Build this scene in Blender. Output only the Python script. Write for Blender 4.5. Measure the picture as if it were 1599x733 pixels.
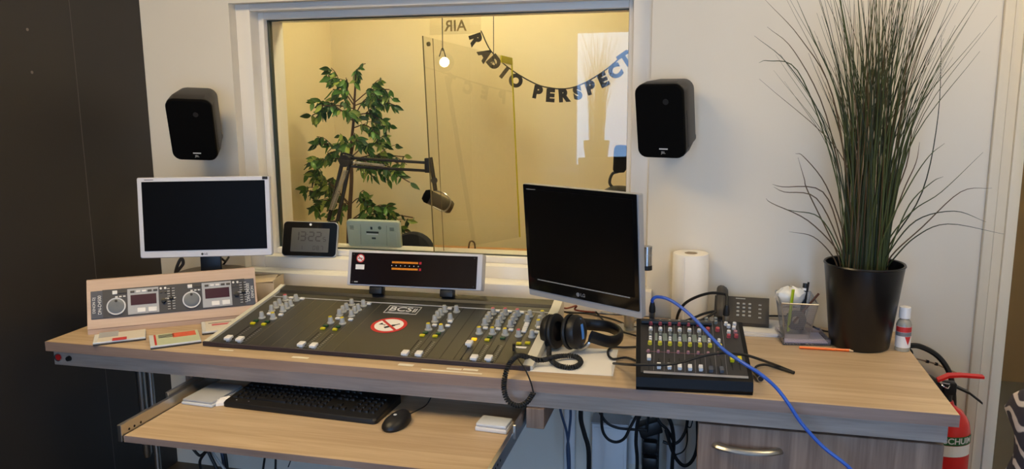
import bpy, bmesh, math, random
from mathutils import Vector, Matrix, Euler
random.seed(7)
for o in list(bpy.data.objects): bpy.data.objects.remove(o)
S = bpy.context.scene
COL = S.collection
R = math.radians
# ------------------------------------------------------------------ camera
FPX = 1245.7; CX, CY = 799.5, 366.5
CAM = Vector((0, -2.668, 1.486))
YAW, PIT, ROL = R(14.025), R(9.890), R(-.394)
fwd = Vector((-math.sin(YAW)*math.cos(PIT), math.cos(YAW)*math.cos(PIT), -math.sin(PIT)))
rt = Vector((math.cos(YAW), math.sin(YAW), 0)); up = rt.cross(fwd)
RT = rt*math.cos(ROL)+up*math.sin(ROL); UP = -rt*math.sin(ROL)+up*math.cos(ROL)
cam = bpy.data.cameras.new('camera'); camo = bpy.data.objects.new('camera', cam); COL.objects.link(camo)
camo.matrix_world = Matrix(((RT.x, UP.x, -fwd.x, CAM.x), (RT.y, UP.y, -fwd.y, CAM.y), (RT.z, UP.z, -fwd.z, CAM.z), (0, 0, 0, 1)))
cam.sensor_fit = 'HORIZONTAL'; cam.sensor_width = 36; cam.lens = 36*FPX/1599; cam.clip_start = .05
S.camera = camo
# ------------------------------------------------------------------ world, daylight portal, exposure
W = bpy.data.worlds.new('sky'); S.world = W; W.use_nodes = True
bg = W.node_tree.nodes['Background']; bg.inputs[0].default_value = (.34, .58, 1, 1); bg.inputs[1].default_value = 11.5
for x, z, w, h in ((-.785, 1.45, .78, 1.24), (.62, 1.0, .66, 2.0)):      # portals in the rear window and the added glazed door
    pl = bpy.data.lights.new('daylight_portal', 'AREA'); pl.shape = 'RECTANGLE'; pl.size = w; pl.size_y = h; pl.cycles.is_portal = True
    plo = bpy.data.objects.new('daylight_portal', pl); COL.objects.link(plo); plo.location = (x, -4.13, z); plo.rotation_euler = (R(90), 0, 0)
V = S.view_settings; S.display_settings.display_device = 'sRGB'
V.view_transform = 'Standard'; V.look = 'None'; V.gamma = 1; V.use_curve_mapping = False; V.exposure = 0.0
LAMP = (1, .75, .39)      # warm ceiling panels
K_CEIL, K_STUDIO, K_HALL = 28, 56.0, 2.0
# ------------------------------------------------------------------ helpers
def ray(px, py): return RT*((px-CX)/FPX) - UP*((py-CY)/FPX) + fwd
def A(px, py, x=None, y=None, z=None):
    """the point of the room that lies on the plane x=, y= or z= at this place of the picture"""
    d = ray(px, py)
    t = (x-CAM.x)/d.x if x is not None else (y-CAM.y)/d.y if y is not None else (z-CAM.z)/d.z
    return CAM+d*t
def AP(px, py, p0, n):
    d = ray(px, py); return CAM+d*((p0-CAM).dot(n)/d.dot(n))
def lin(c): 
    c = c/255
    return c/12.92 if c <= .04045 else ((c+.055)/1.055)**2.4
def rgb(t): return (lin(t[0]), lin(t[1]), lin(t[2]), 1)
MATS = {}
def mat(name, col, rough=.5, metal=0, var=.06, scale=30, bump=0, coat=0, emit=0, trans=0, ecol=None, spec=.5):
    """principled material, colour broken up a little by noise"""
    if name in MATS: return MATS[name]
    m = bpy.data.materials.new(name); m.use_nodes = True; nt = m.node_tree; b = nt.nodes['Principled BSDF']
    c = rgb(col); b.inputs['Roughness'].default_value = rough; b.inputs['Metallic'].default_value = metal
    b.inputs['Specular IOR Level'].default_value = spec; b.inputs['Coat Weight'].default_value = coat
    tc = nt.nodes.new('ShaderNodeTexCoord'); n = nt.nodes.new('ShaderNodeTexNoise'); n.inputs['Scale'].default_value = scale; n.inputs['Detail'].default_value = 4
    nt.links.new(tc.outputs['Object'], n.inputs['Vector'])
    mx = nt.nodes.new('ShaderNodeMix'); mx.data_type = 'RGBA'
    mx.inputs[6].default_value = tuple(max(0, v*(1-var)) for v in c[:3])+(1,); mx.inputs[7].default_value = tuple(min(1, v*(1+var)) for v in c[:3])+(1,)
    nt.links.new(n.outputs['Fac'], mx.inputs[0]); nt.links.new(mx.outputs[2], b.inputs['Base Color'])
    if bump:
        bp = nt.nodes.new('ShaderNodeBump'); bp.inputs['Strength'].default_value = bump; bp.inputs['Distance'].default_value = .002
        nt.links.new(n.outputs['Fac'], bp.inputs['Height']); nt.links.new(bp.outputs[0], b.inputs['Normal'])
    if emit:
        b.inputs['Emission Color'].default_value = ecol or c; b.inputs['Emission Strength'].default_value = emit
    if trans: b.inputs['Transmission Weight'].default_value = trans
    MATS[name] = m; return m
def wood(name, c1, c2, axis='x', rough=.45, scale=1.0):
    if name in MATS: return MATS[name]
    m = bpy.data.materials.new(name); m.use_nodes = True; nt = m.node_tree; b = nt.nodes['Principled BSDF']
    tc = nt.nodes.new('ShaderNodeTexCoord'); mp = nt.nodes.new('ShaderNodeMapping')
    mp.inputs['Scale'].default_value = {'x': (1.2, 22, 22), 'z': (22, 22, 1.2), 'y': (22, 1.2, 22)}[axis]
    mp.inputs['Scale'].default_value = tuple(v*scale for v in mp.inputs['Scale'].default_value)
    nt.links.new(tc.outputs['Object'], mp.inputs['Vector'])
    n1 = nt.nodes.new('ShaderNodeTexNoise'); n1.inputs['Scale'].default_value = 1.6; n1.inputs['Detail'].default_value = 6; n1.inputs['Distortion'].default_value = .6
    n2 = nt.nodes.new('ShaderNodeTexNoise'); n2.inputs['Scale'].default_value = 9; n2.inputs['Detail'].default_value = 3
    nt.links.new(mp.outputs[0], n1.inputs['Vector']); nt.links.new(mp.outputs[0], n2.inputs['Vector'])
    ma = nt.nodes.new('ShaderNodeMath'); ma.operation = 'MULTIPLY_ADD'; ma.inputs[1].default_value = .35
    nt.links.new(n2.outputs['Fac'], ma.inputs[0]); nt.links.new(n1.outputs['Fac'], ma.inputs[2])
    cr = nt.nodes.new('ShaderNodeValToRGB'); cr.color_ramp.elements[0].position = .42; cr.color_ramp.elements[1].position = .85
    cr.color_ramp.elements[0].color = rgb(c1); cr.color_ramp.elements[1].color = rgb(c2)
    nt.links.new(ma.outputs[0], cr.inputs[0]); nt.links.new(cr.outputs[0], b.inputs['Base Color'])
    b.inputs['Roughness'].default_value = rough
    bp = nt.nodes.new('ShaderNodeBump'); bp.inputs['Strength'].default_value = .12; bp.inputs['Distance'].default_value = .001
    nt.links.new(ma.outputs[0], bp.inputs['Height']); nt.links.new(bp.outputs[0], b.inputs['Normal'])
    MATS[name] = m; return m
def glass(name, tint=(1, 1, 1), ior=1.5, rough=0, haze=0, hazecol=(200, 190, 170), gain=1.0):
    """thin sheet: clear with Fresnel mirror, optional diffuse haze"""
    m = bpy.data.materials.new(name); m.use_nodes = True; nt = m.node_tree; nt.nodes.clear()
    out = nt.nodes.new('ShaderNodeOutputMaterial'); t = nt.nodes.new('ShaderNodeBsdfTransparent'); t.inputs[0].default_value = (*tint, 1)
    g = nt.nodes.new('ShaderNodeBsdfGlossy'); g.inputs['Roughness'].default_value = rough
    fr = nt.nodes.new('ShaderNodeFresnel'); fr.inputs[0].default_value = ior
    mu = nt.nodes.new('ShaderNodeMath'); mu.operation = 'MULTIPLY'; mu.inputs[1].default_value = gain; mu.use_clamp = True
    nt.links.new(fr.outputs[0], mu.inputs[0])
    mx = nt.nodes.new('ShaderNodeMixShader'); nt.links.new(mu.outputs[0], mx.inputs[0]); nt.links.new(g.outputs[0], mx.inputs[2])
    src = t.outputs[0]
    if haze:
        d = nt.nodes.new('ShaderNodeBsdfDiffuse'); d.inputs[0].default_value = rgb(hazecol)
        m2 = nt.nodes.new('ShaderNodeMixShader'); m2.inputs[0].default_value = haze
        no = nt.nodes.new('ShaderNodeTexNoise'); no.inputs['Scale'].default_value = 40
        ml = nt.nodes.new('ShaderNodeMath'); ml.operation = 'MULTIPLY'; ml.inputs[1].default_value = haze*2
        nt.links.new(no.outputs['Fac'], ml.inputs[0]); nt.links.new(ml.outputs[0], m2.inputs[0])
        nt.links.new(t.outputs[0], m2.inputs[1]); nt.links.new(d.outputs[0], m2.inputs[2]); src = m2.outputs[0]
    nt.links.new(src, mx.inputs[1]); nt.links.new(mx.outputs[0], out.inputs[0]); MATS[name] = m; return m

class B:
    """collects shapes for one mesh"""
    def __init__(s): s.bm = bmesh.new()
    def _xf(s, vs, c, rot):
        M = Matrix.Translation(Vector(c)) @ (Euler(rot).to_matrix().to_4x4() if rot else Matrix())
        for v in vs: v.co = M @ v.co
    def box(s, c, d, bev=0, seg=2, rot=None):
        r = bmesh.ops.create_cube(s.bm, size=1); vs = r['verts']
        for v in vs: v.co = Vector((v.co.x*d[0], v.co.y*d[1], v.co.z*d[2]))
        if bev:
            es = list({e for v in vs for e in v.link_edges})
            r = bmesh.ops.bevel(s.bm, geom=es, offset=min(bev, min(d)*.49), segments=seg, affect='EDGES', profile=.5)
            vs = list({v for f in r['faces'] for v in f.verts} | {v for v in vs if v.is_valid})
            # all faces of this island
            seen = set(vs); st = list(vs)
            while st:
                for e in st.pop().link_edges:
                    for w in e.verts:
                        if w not in seen: seen.add(w); st.append(w)
            vs = list(seen)
        s._xf(vs, c, rot); return s
    def b2(s, lo, hi, bev=0, seg=2):
        lo, hi = Vector(lo), Vector(hi); return s.box((lo+hi)/2, [abs(v) for v in hi-lo], bev, seg)
    def ring(s, pts, faces=True):
        vs = [s.bm.verts.new(p) for p in pts]; return vs
    def loft(s, rings, cap=True, closed=False):
        n = len(rings[0]); L = [[s.bm.verts.new(p) for p in r] for r in rings]
        rr = range(len(L)) if closed else range(len(L)-1)
        for i in rr:
            a, b = L[i], L[(i+1) % len(L)]
            for j in range(n):
                try: s.bm.faces.new((a[j], a[(j+1) % n], b[(j+1) % n], b[j]))
                except ValueError: pass
        if cap and not closed:
            s.bm.faces.new(L[0][::-1]); s.bm.faces.new(L[-1])
        return s
    def cyl(s, p0, p1, r0, r1=None, seg=16, cap=True):
        p0, p1 = Vector(p0), Vector(p1); r1 = r0 if r1 is None else r1
        d = (p1-p0).normalized(); a = d.orthogonal().normalized(); b = d.cross(a)
        f = lambda p, r: [p+(a*math.cos(t)+b*math.sin(t))*r for t in (2*math.pi*k/seg for k in range(seg))]
        return s.loft([f(p0, r0), f(p1, r1)], cap)
    def rev(s, prof, c=(0, 0, 0), axis=(0, 0, 1), seg=24, cap=True):
        """turned shape: profile (radius, height) along the axis"""
        d = Vector(axis).normalized(); a = Vector((1, 0, 0)) if abs(d.z) > .99 else d.orthogonal().normalized(); b = d.cross(a); c = Vector(c)
        rings = [[c+d*h+(a*math.cos(2*math.pi*k/seg)+b*math.sin(2*math.pi*k/seg))*max(r, 1e-5) for k in range(seg)] for r, h in prof]
        return s.loft(rings, cap)
    def tube(s, pts, r, seg=8, sub=6, closed=False, flat=None, taper=None):
        P = spline([Vector(p) for p in pts], sub, closed)
        rings = []; a = None
        for i, p in enumerate(P):
            q0 = P[i-1] if (i or closed) else P[0]; q1 = P[(i+1) % len(P)] if (i < len(P)-1 or closed) else P[-1]
            d = (q1-q0).normalized()
            a = d.orthogonal().normalized() if a is None else (a-d*a.dot(d)).normalized()
            b = d.cross(a); rr = r*(taper(i/(len(P)-1)) if taper else 1); fl = flat or 1
            rings.append([p+(a*math.cos(2*math.pi*k/seg)+b*math.sin(2*math.pi*k/seg)*fl)*rr for k in range(seg)])
        return s.loft(rings, True, closed)
    def prism(s, poly, f, h):
        """poly: 2d outline, f(u,v,w) -> point, extruded from w=0 to w=h"""
        return s.loft([[f(u, v, 0) for u, v in poly], [f(u, v, h) for u, v in poly]])
    def quad(s, pts):
        s.bm.faces.new([s.bm.verts.new(p) for p in pts]); return s
    def mesh(s, name, inv=None, smooth=35):
        if inv is not None:
            for v in s.bm.verts: v.co = inv @ v.co
        bmesh.ops.recalc_face_normals(s.bm, faces=s.bm.faces)
        me = bpy.data.meshes.new(name); s.bm.to_mesh(me); s.bm.free()
        if smooth:
            me.shade_smooth(); me.set_sharp_from_angle(angle=R(smooth))
        return me
def spline(P, sub=6, closed=False):
    if sub <= 1 or len(P) < 3: return P
    out = []; n = len(P); rng = n if closed else n-1
    for i in range(rng):
        p1, p2 = P[i], P[(i+1) % n]
        p0 = P[i-1] if (i or closed) else p1*2-p2
        p3 = P[(i+2) % n] if (i < n-2 or closed) else p2*2-p1
        for k in range(sub):
            t = k/sub
            out.append(.5*((2*p1)+(p2-p0)*t+(2*p0-5*p1+4*p2-p3)*t*t+(3*p1-p0-3*p2+p3)*t**3))
    if not closed: out.append(P[-1])
    return out
def rrect(w, h, r, seg=5):
    """rounded rectangle outline round the origin"""
    o = []
    for cx, cy, a in ((w/2-r, h/2-r, 0), (-w/2+r, h/2-r, 90), (-w/2+r, -h/2+r, 180), (w/2-r, -h/2+r, 270)):
        for k in range(seg+1):
            t = R(a+90*k/seg); o.append((cx+r*math.cos(t), cy+r*math.sin(t)))
    return o
XZ = lambda y0: (lambda u, v, w: Vector((u, y0+w, v)))      # outline in the x-z plane, pushed along y
XY = lambda z0: (lambda u, v, w: Vector((u, v, z0+w)))
def link(name, me, m, parent=None, loc=None, rot=None, label=None):
    o = bpy.data.objects.new(name, me); COL.objects.link(o)
    if m and not me.materials: me.materials.append(m)
    if parent: o.parent = parent
    if loc is not None: o.location = loc
    if rot is not None: o.rotation_euler = rot
    if label: o['label'] = label
    return o
def thing(name, label, cat, loc=(0, 0, 0), rot=(0, 0, 0), group=None):
    o = bpy.data.objects.new(name, None); COL.objects.link(o); o.empty_display_size = .05
    o.location = loc; o.rotation_euler = rot; o['label'] = label; o['category'] = cat
    if group: o['group'] = group
    return o
def mw(o):
    M = Matrix.Translation(o.location) @ o.rotation_euler.to_matrix().to_4x4()
    return mw(o.parent) @ M if o.parent else M
def part(root, name, b, m, world=False, loc=None, rot=None, label=None, smooth=35):
    return link(name, b.mesh(name, mw(root).inverted() if world else None, smooth), m, root, loc, rot, label)
def solo(name, b, m, label, cat, group=None, loc=None, smooth=35):
    """a thing of one mesh, built in room coordinates, origin moved to loc"""
    inv = Matrix.Translation(Vector(loc)).inverted() if loc is not None else None
    o = link(name, b.mesh(name, inv, smooth), m, None, loc); o['label'] = label; o['category'] = cat
    if group: o['group'] = group
    return o
def struct(name, b, m, parent=None, smooth=0):
    o = link(name, b.mesh(name, None, smooth), m, parent)
    if not parent: o['kind'] = 'structure'
    return o
def copies(root, name, me, m, spots, rots=None):
    for i, p in enumerate(spots): link(name, me, m, root, p, rots[i] if rots else None)
def text(root, name, s, size, m, loc, rot=(R(90), 0, 0), depth=.0004, mirror=False, align='CENTER', bold=0, label=None, squeeze=1):
    c = bpy.data.curves.new(name, 'FONT'); c.body = s; c.size = size; c.extrude = depth; c.align_x = align; c.align_y = 'CENTER'; c.offset = bold
    t = bpy.data.objects.new('tmp', c); COL.objects.link(t)
    me = bpy.data.meshes.new_from_object(t.evaluated_get(bpy.context.evaluated_depsgraph_get())); bpy.data.objects.remove(t)
    me.name = name
    for v in me.vertices:
        v.co.x *= squeeze*(-1 if mirror else 1)
    me.materials.clear()
    return link(name, me, m, root, loc, rot, label)
# ------------------------------------------------------------------ materials
WHITE = mat('wall_paint_white', (231, 223, 208), .75, var=.02, scale=6, bump=.04)
FRAMEW = mat('frame_paint_white', (236, 230, 220), .45, var=.02, scale=12)
BLACKW = mat('black_board', (46, 42, 39), .5, var=.12, scale=4, bump=.05)
YELW = mat('studio_wall_cream', (232, 216, 176), .8, var=.03, scale=5)
CEIL = mat('ceiling_white', (235, 232, 225), .9, var=.02)
FLOOR = mat('floor_brown_grey', (68, 58, 42), .5, var=.25, scale=9)
BROWN = mat('hall_wall_brown', (112, 84, 46), .8, var=.06, scale=5)
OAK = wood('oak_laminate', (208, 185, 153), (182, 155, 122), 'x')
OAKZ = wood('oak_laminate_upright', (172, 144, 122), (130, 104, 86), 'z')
SHADED_BAND = wood('shaded_edge_band', (164, 140, 126), (136, 114, 102), 'x')  # desk and tray edge banding, front-face shade put into its darker colour
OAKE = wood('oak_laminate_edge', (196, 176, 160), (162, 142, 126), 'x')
BIRCH = wood('pale_birch_ply', (210, 184, 164), (192, 164, 144), 'x', scale=.7)
BLK = mat('black_plastic', (22, 21, 21), .45, var=.15, scale=60)
BLKG = mat('black_gloss', (10, 10, 11), .12, var=.1, scale=20)
BLKM = mat('black_matt_grille', (7, 7, 7), .8, var=.3, scale=300, bump=.3, spec=.08)
BLKR = mat('black_rubber', (20, 20, 20), .55, var=.1)
DGREY = mat('dark_grey_plastic', (58, 55, 52), .5, var=.08, scale=40)
SILV = mat('silver_plastic', (186, 186, 188), .35, metal=.3, var=.04)
STEEL = mat('brushed_steel', (190, 188, 184), .3, metal=1, var=.08, scale=20)
CHROME = mat('chrome', (225, 225, 225), .12, metal=1, var=.02)
WPL = mat('white_plastic', (232, 230, 228), .4, var=.03)
PAPER = mat('white_paper', (240, 236, 232), .85, var=.02, scale=15)
YELB = mat('yellow_button', (212, 200, 20), .4, var=.05)
GRNB = mat('green_button', (24, 74, 44), .4, var=.05)
REDP = mat('red_paint', (206, 34, 30), .3, var=.06, scale=8)
REDM = mat('red_print', (204, 48, 44), .5, var=.05)
KGREY = mat('grey_knob_plastic', (176, 176, 172), .4, var=.05)
BLUE = mat('blue_cable_sheath', (44, 92, 190), .4, var=.05)
PINK = mat('pink_red_cap', (206, 96, 106), .45, var=.05)
INK = mat('black_ink', (20, 20, 22), .6, var=.05)
WINK = mat('white_ink', (225, 225, 225), .5, var=.03)
# ------------------------------------------------------------------ room shell
XL, XR, YB, ZC = -2.1, 2.3, -4.0, 2.6
struct('floor', B().b2((XL-.1, YB-.1, -.05), (XR+.1, 1.95, 0)), FLOOR)
struct('ceiling', B().b2((XL-.1, YB-.1, ZC), (XR+.1, 1.95, ZC+.05)), CEIL)
WX0, WX1, WZ0, WZ1 = -1.725, -.198, .834, 1.824          # wall opening round the studio window
DX0, DX1, DZ1 = .893, 1.75, 2.06                          # doorway
b = B()
b.b2((XL-.1, 0, 0), (WX0, .25, ZC)).b2((WX0, 0, 0), (WX1, .25, WZ0)).b2((WX0, 0, WZ1), (WX1, .25, ZC)).b2((WX1, 0, 0), (DX0, .25, ZC))
b.b2((DX0, 0, DZ1), (DX1, .25, ZC)).b2((DX1, 0, 0), (XR, .25, ZC))
struct('wall_back', b, WHITE)
wl = struct('wall_left', B().b2((XL-.02, YB, 0), (XL-.012, -.001, ZC)), BLACKW)
for ya, yb in ((-.345, -.0015), (-1.565, -.3475), (-2.785, -1.5675), (YB, -2.7875)):      # the sheets it is clad with
    link('panel', B().b2((XL-.0115, ya, .0), (XL, yb, ZC)).mesh('panel', None, 0), BLACKW, wl)
link('seam', B().b2((XL-.004, -.3478, 0), (XL+.0006, -.3452, ZC)).mesh('seam', None, 0), mat('seam_grey', (86, 81, 76), .6), wl)
for zz in (1.701, 1.569):
    link('screw_hole', B().cyl((XL-.002, -.53, zz), (XL+.0008, -.53, zz), .005, seg=10).mesh('screw_hole'), mat('hole_edge', (120, 112, 104), .6), wl)
b = B()
RX0, RX1, RZ0, RZ1 = -1.15, -.42, .862, 2.04             # daylight window in the wall behind the camera
GX0, GX1, GZ0, GZ1 = .30, .94, .03, 2.04                 # added glazed door beside it, unseen, lets low daylight reach under the desk
b.b2((XL, YB-.12, 0), (RX0-.085, YB, ZC)).b2((RX1, YB-.12, 0), (GX0, YB, ZC)).b2((GX1, YB-.12, 0), (XR, YB, ZC)).b2((RX0-.085, YB-.12, 0), (RX1, YB, RZ0)).b2((RX0-.085, YB-.12, RZ1), (RX1, YB, ZC)).b2((GX0, YB-.12, GZ1), (GX1, YB, ZC)).b2((GX0, YB-.12, 0), (GX1, YB, GZ0))
struct('wall_rear', b, WHITE)
b = B()
b.b2((RX0-.085, YB-.07, RZ0), (RX0, YB-.02, RZ1)).b2((RX0, YB-.07, RZ1-.03), (RX1, YB-.02, RZ1)).b2((RX0, YB-.07, RZ0), (RX1, YB-.02, RZ0+.02)).b2((RX1-.04, YB-.07, RZ0), (RX1, YB-.02, RZ1))
struct('window_2', b, FRAMEW)
b = B()
b.b2((GX0, YB-.07, GZ0), (GX0+.05, YB-.02, GZ1)).b2((GX1-.05, YB-.07, GZ0), (GX1, YB-.02, GZ1)).b2((GX0, YB-.07, GZ1-.05), (GX1, YB-.02, GZ1)).b2((GX0, YB-.07, GZ0), (GX1, YB-.02, GZ0+.06))
struct('added_glazed_door', b, FRAMEW)
struct('wall_right', B().b2((XR, YB-.1, 0), (XR+.1, 1.95, ZC)), WHITE)
# studio behind the glass
SXL, SXR, SYB = -2.02, .55, 1.40
struct('wall_studio_left', B().b2((SXL-.08, .25, 0), (SXL, SYB+.1, ZC)), YELW)
struct('wall_studio_rear', B().b2((SXL, SYB, 0), (SXR, SYB+.1, ZC)), YELW)
struct('wall_studio_right', B().b2((SXR, .25, 0), (SXR+.08, SYB+.1, ZC)), YELW)
struct('baseboard_studio', B().b2((SXL, SYB-.012, 0), (SXR, SYB, .09)), FRAMEW)
# room behind the doorway
struct('wall_hall', B().b2((SXR+.08, 1.80, 0), (XR, 1.9, ZC)), BROWN)
b = B().b2((.808, -.018, 0), (.893, 0, DZ1+.08), .004).b2((.862, -.03, 0), (.893, .26, DZ1), .003).b2((.893, -.018, DZ1), (DX1, 0, DZ1+.08), .004).b2((DX1, -.018, 0), (DX1+.085, 0, DZ1+.08), .004)
struct('door_1', b, mat('door_frame_paint', (226, 214, 190), .5, var=.02), None, 30)
b = B()
b.b2((.835, -.0215, 0), (.842, -.018, DZ1+.03)); struct('trim_1', b, MATS['door_frame_paint'])
# ------------------------------------------------------------------ studio window
def frame_ring(x0, x1, z0, z1, X0, X1, Z0, Z1, ya, yb, bev=.003):
    """outer box x0..z1, inner hole X0..Z1"""
    b = B()
    b.b2((x0, ya, z0), (X0, yb, z1), bev).b2((X1, ya, z0), (x1, yb, z1), bev).b2((X0, ya, z0), (X1, yb, Z0), bev).b2((X0, ya, Z1), (X1, yb, z1), bev); return b
w1 = bpy.data.objects.new('window_1', None); COL.objects.link(w1); w1.location = (-.96, 0, WZ0); w1['kind'] = 'structure'
O2 = (-1.666, -.262, .881, 1.798); O3 = (-1.643, -.282, .904, 1.772)
part(w1, 'casing', frame_ring(WX0, WX1, WZ0, WZ1, *O2, .04, .25), FRAMEW, True)
part(w1, 'sash', frame_ring(*O2, *O3, .095, .235), FRAMEW, True)
part(w1, 'gasket', frame_ring(*O3, O3[0]+.010, O3[1]-.003, O3[2]+.003, O3[3]-.004, .119, .137, .001), mat('green_black_gasket', (44, 54, 46), .4), True, label='thin dark green sealing strip round the pane')
PANE = glass('window_glass', (.97, .985, .96), 1.55, gain=1.0)
part(w1, 'pane', B().quad([(O3[0]+.004, .128, O3[2]), (O3[1], .128, O3[2]), (O3[1], .128, O3[3]), (O3[0]+.004, .128, O3[3])]), PANE, True, label='clear reflecting studio window glass')
part(w1, 'sill', B().b2((WX0-.03, -.045, .7515), (WX1+.02, -.0005, .837), .004).b2((WX0+.0005, -.003, .8345), (WX1-.0005, .0395, .837)), FRAMEW, True)
# ------------------------------------------------------------------ lamps the rooms have
def ceiling_panel(x, y, label, k, sx=.6, sy=.6, col=LAMP, group=None):
    t = thing('ceiling_light', label, 'lamp', (x, y, ZC), (0, 0, 0), group)
    part(t, 'frame', frame_ring(-sx/2-.02, sx/2+.02, 0, 0, 0, 0, 0, 0, 0, 0) if 0 else B().b2((-sx/2-.02, -sy/2-.02, -.03), (sx/2+.02, sy/2+.02, -.001), .004), FRAMEW)
    part(t, 'diffuser', B().b2((-sx/2, -sy/2, -.036), (sx/2, sy/2, -.031)), mat('diffuser_%s' % label[:14], (250, 245, 235), .6, emit=k, ecol=(*col, 1)))
    return t
ceiling_panel(-1.45, -1.5, 'square white ceiling light panel above the mixing desk', K_CEIL*.5, 1.2, .6)
ceiling_panel(.85, -1.0, 'square white ceiling light panel above the right desk end', K_CEIL*.11, .6, .6)
ceiling_panel(-1.05, .72, 'white ceiling light panel inside the yellow studio', K_STUDIO, .3, .3, (1, .88, .55))
ceiling_panel(1.5, 1.0, 'white ceiling light panel in the room beyond the door', K_HALL, .3, .3)
# small bright lamp in the studio, seen mirrored in the acrylic screen
t = thing('spot_lamp', 'small bright spot lamp on a stand mirrored in the acrylic screen', 'lamp', (-.15, 1.16, 0))
part(t, 'stand', B().cyl((0, 0, .02), (0, 0, 1.70), .012).cyl((0, 0, 0), (0, 0, .02), .14, seg=28), BLK)
part(t, 'shade', B().rev([(.03, .05), (.05, .02), (.05, -.03), (.047, -.03), (.045, .015)], (0, 0, 1.773), (.71, .69, .1), 20, False), BLK)
part(t, 'bulb', B().rev([(.001, -.035), (.018, -.028), (.026, -.01), (.026, .01), (.015, .024), (.001, .028)], (0, 0, 1.773), (.71, .69, .1), 16), mat('bulb_glow', (255, 244, 220), .5, emit=28, ecol=(1, .9, .7, 1)))
# ------------------------------------------------------------------ desk
DKX0, DKX1, DKY = -1.968, .58, -.725
desk = thing('desk', 'long oak laminate desk with a deep front rail and steel legs', 'desk', (-.7, -.36, 0))
part(desk, 'worktop', B().b2((DKX0, DKY, .72), (DKX1, -.046, .75), .0015, 1), OAK, True)
part(desk, 'shaded_edge_band', B().b2((DKX0, DKY-.0012, .7202), (DKX1, DKY, .7498)), SHADED_BAND, True)
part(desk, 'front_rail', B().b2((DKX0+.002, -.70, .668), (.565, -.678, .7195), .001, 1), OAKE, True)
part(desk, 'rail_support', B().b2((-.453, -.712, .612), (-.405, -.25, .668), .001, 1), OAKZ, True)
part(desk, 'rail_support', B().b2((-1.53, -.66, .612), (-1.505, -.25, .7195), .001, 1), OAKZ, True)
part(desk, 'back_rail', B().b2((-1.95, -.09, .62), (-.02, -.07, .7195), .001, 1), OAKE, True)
sx0 = A(224, 640, y=-.35)
part(desk, 'strut', B().rev([(.001, A(228, 715, y=-.35).z), (.010, A(228, 715, y=-.35).z+.004), (.0155, A(228, 715, y=-.35).z+.02), (.0155, .7195), (.001, .7195)], (sx0.x, -.35, 0), seg=20), STEEL, True)
for x, y, r in ((-1.745, -.55, .0095),):
    part(desk, 'leg', B().cyl((x, y, 0.012), (x, y, .7195), r, seg=20).cyl((x, y, 0), (x, y, .012), r*1.4, seg=20), STEEL, True)
# push button and knob let into the front rail
pb = part(desk, 'push_button', B().cyl(A(92, 558, y=-.7005), A(92, 558, y=-.7005)+Vector((0, -.006, 0)), .0125, seg=24), CHROME, True, label='round red push button with a chrome ring')
link('cap', B().cyl(A(92, 558, y=-.707), A(92, 558, y=-.707)+Vector((0, -.004, 0)), .0095, seg=24).mesh('cap', mw(desk).inverted()), REDP, pb)
part(desk, 'switch_knob', B().cyl(A(108.5, 560, y=-.7005), A(108.5, 560, y=-.7005)+Vector((0, -.009, 0)), .0085, .007, 20), BLK, True)
LBL = mat('label_tape', (236, 228, 210), .7, var=.03)
for (ax, ay), (bx, by) in (((-1.392, -.674), (-1.346, -.682)), ((-1.147, -.684), (-1.096, -.696)), ((-.824, -.675), (-.78, -.690)), ((-.682, -.679), (-.640, -.690)), ((-.636, -.675), (-.594, -.687)), ((-.748, -.702), (-.576, -.709))):
    part(desk, 'paper_label', B().b2((ax, by, .7502), (bx, ay, .7508)), LBL, True, label='white paper strip stuck to the desk edge')
# drawer cabinet under the right end
cab = thing('drawer_cabinet', 'oak laminate drawer cabinet with a bow handle under the desk', 'cabinet', (.278, -.4, 0))
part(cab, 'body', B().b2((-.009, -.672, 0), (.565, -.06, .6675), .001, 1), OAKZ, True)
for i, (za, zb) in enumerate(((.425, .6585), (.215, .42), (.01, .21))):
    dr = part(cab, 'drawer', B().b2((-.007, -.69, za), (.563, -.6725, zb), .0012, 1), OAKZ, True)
    zc = .606 if i == 0 else (za+zb)/2+.06
    P = [Vector((.033, -.69, zc)), Vector((.042, -.700, zc+.001)), Vector((.07, -.712, zc)), Vector((.114, -.716, zc-.001)), Vector((.158, -.712, zc)), Vector((.186, -.700, zc+.001)), Vector((.195, -.69, zc))]
    link('handle', B().tube(P, .0095, 10, 5, flat=.45).mesh('handle', mw(cab).inverted()), STEEL, dr, label='bowed brushed steel handle')
# ------------------------------------------------------------------ keyboard tray
tray = thing('keyboard_tray', 'pull-out oak keyboard tray on steel slides below the desk', 'tray', (-.976, -.8, .594))
part(tray, 'shelf', B().b2((-1.472, -.999, .594), (-.481, -.56, .612), .001, 1), OAK, True)
for x0, x1, s in ((-1.486, -1.4745, -1), (-.4785, -.467, 1)):
    sl = part(tray, 'slide_rail', B().b2((x0, -1.005, .596), (x1, -.56, .642 if s < 0 else .634), .001, 1), STEEL, True)
    xo = (x0+x1)/2+s*.009
    link('outer_runner', B().b2((xo-.004, -.80, .616), (xo+.004, -.30, .655), .001, 1).mesh('outer_runner', mw(tray).inverted()), STEEL, sl)
    for yy in (-.975, -.955, -.93):
        link('hole', B().cyl((x0-.0003 if s > 0 else x1-.003, yy, .62), (x1+.0006, yy, .62), .0035, seg=10).mesh('hole', mw(tray).inverted()), INK, sl)
part(tray, 'shaded_edge_band', B().b2((-1.472, -1.0002, .5942), (-.481, -.999, .6118)), SHADED_BAND, True)
part(tray, 'rear_lip', B().b2((-1.47, -.562, .612), (-.483, -.556, .622)), STEEL, True)
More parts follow.
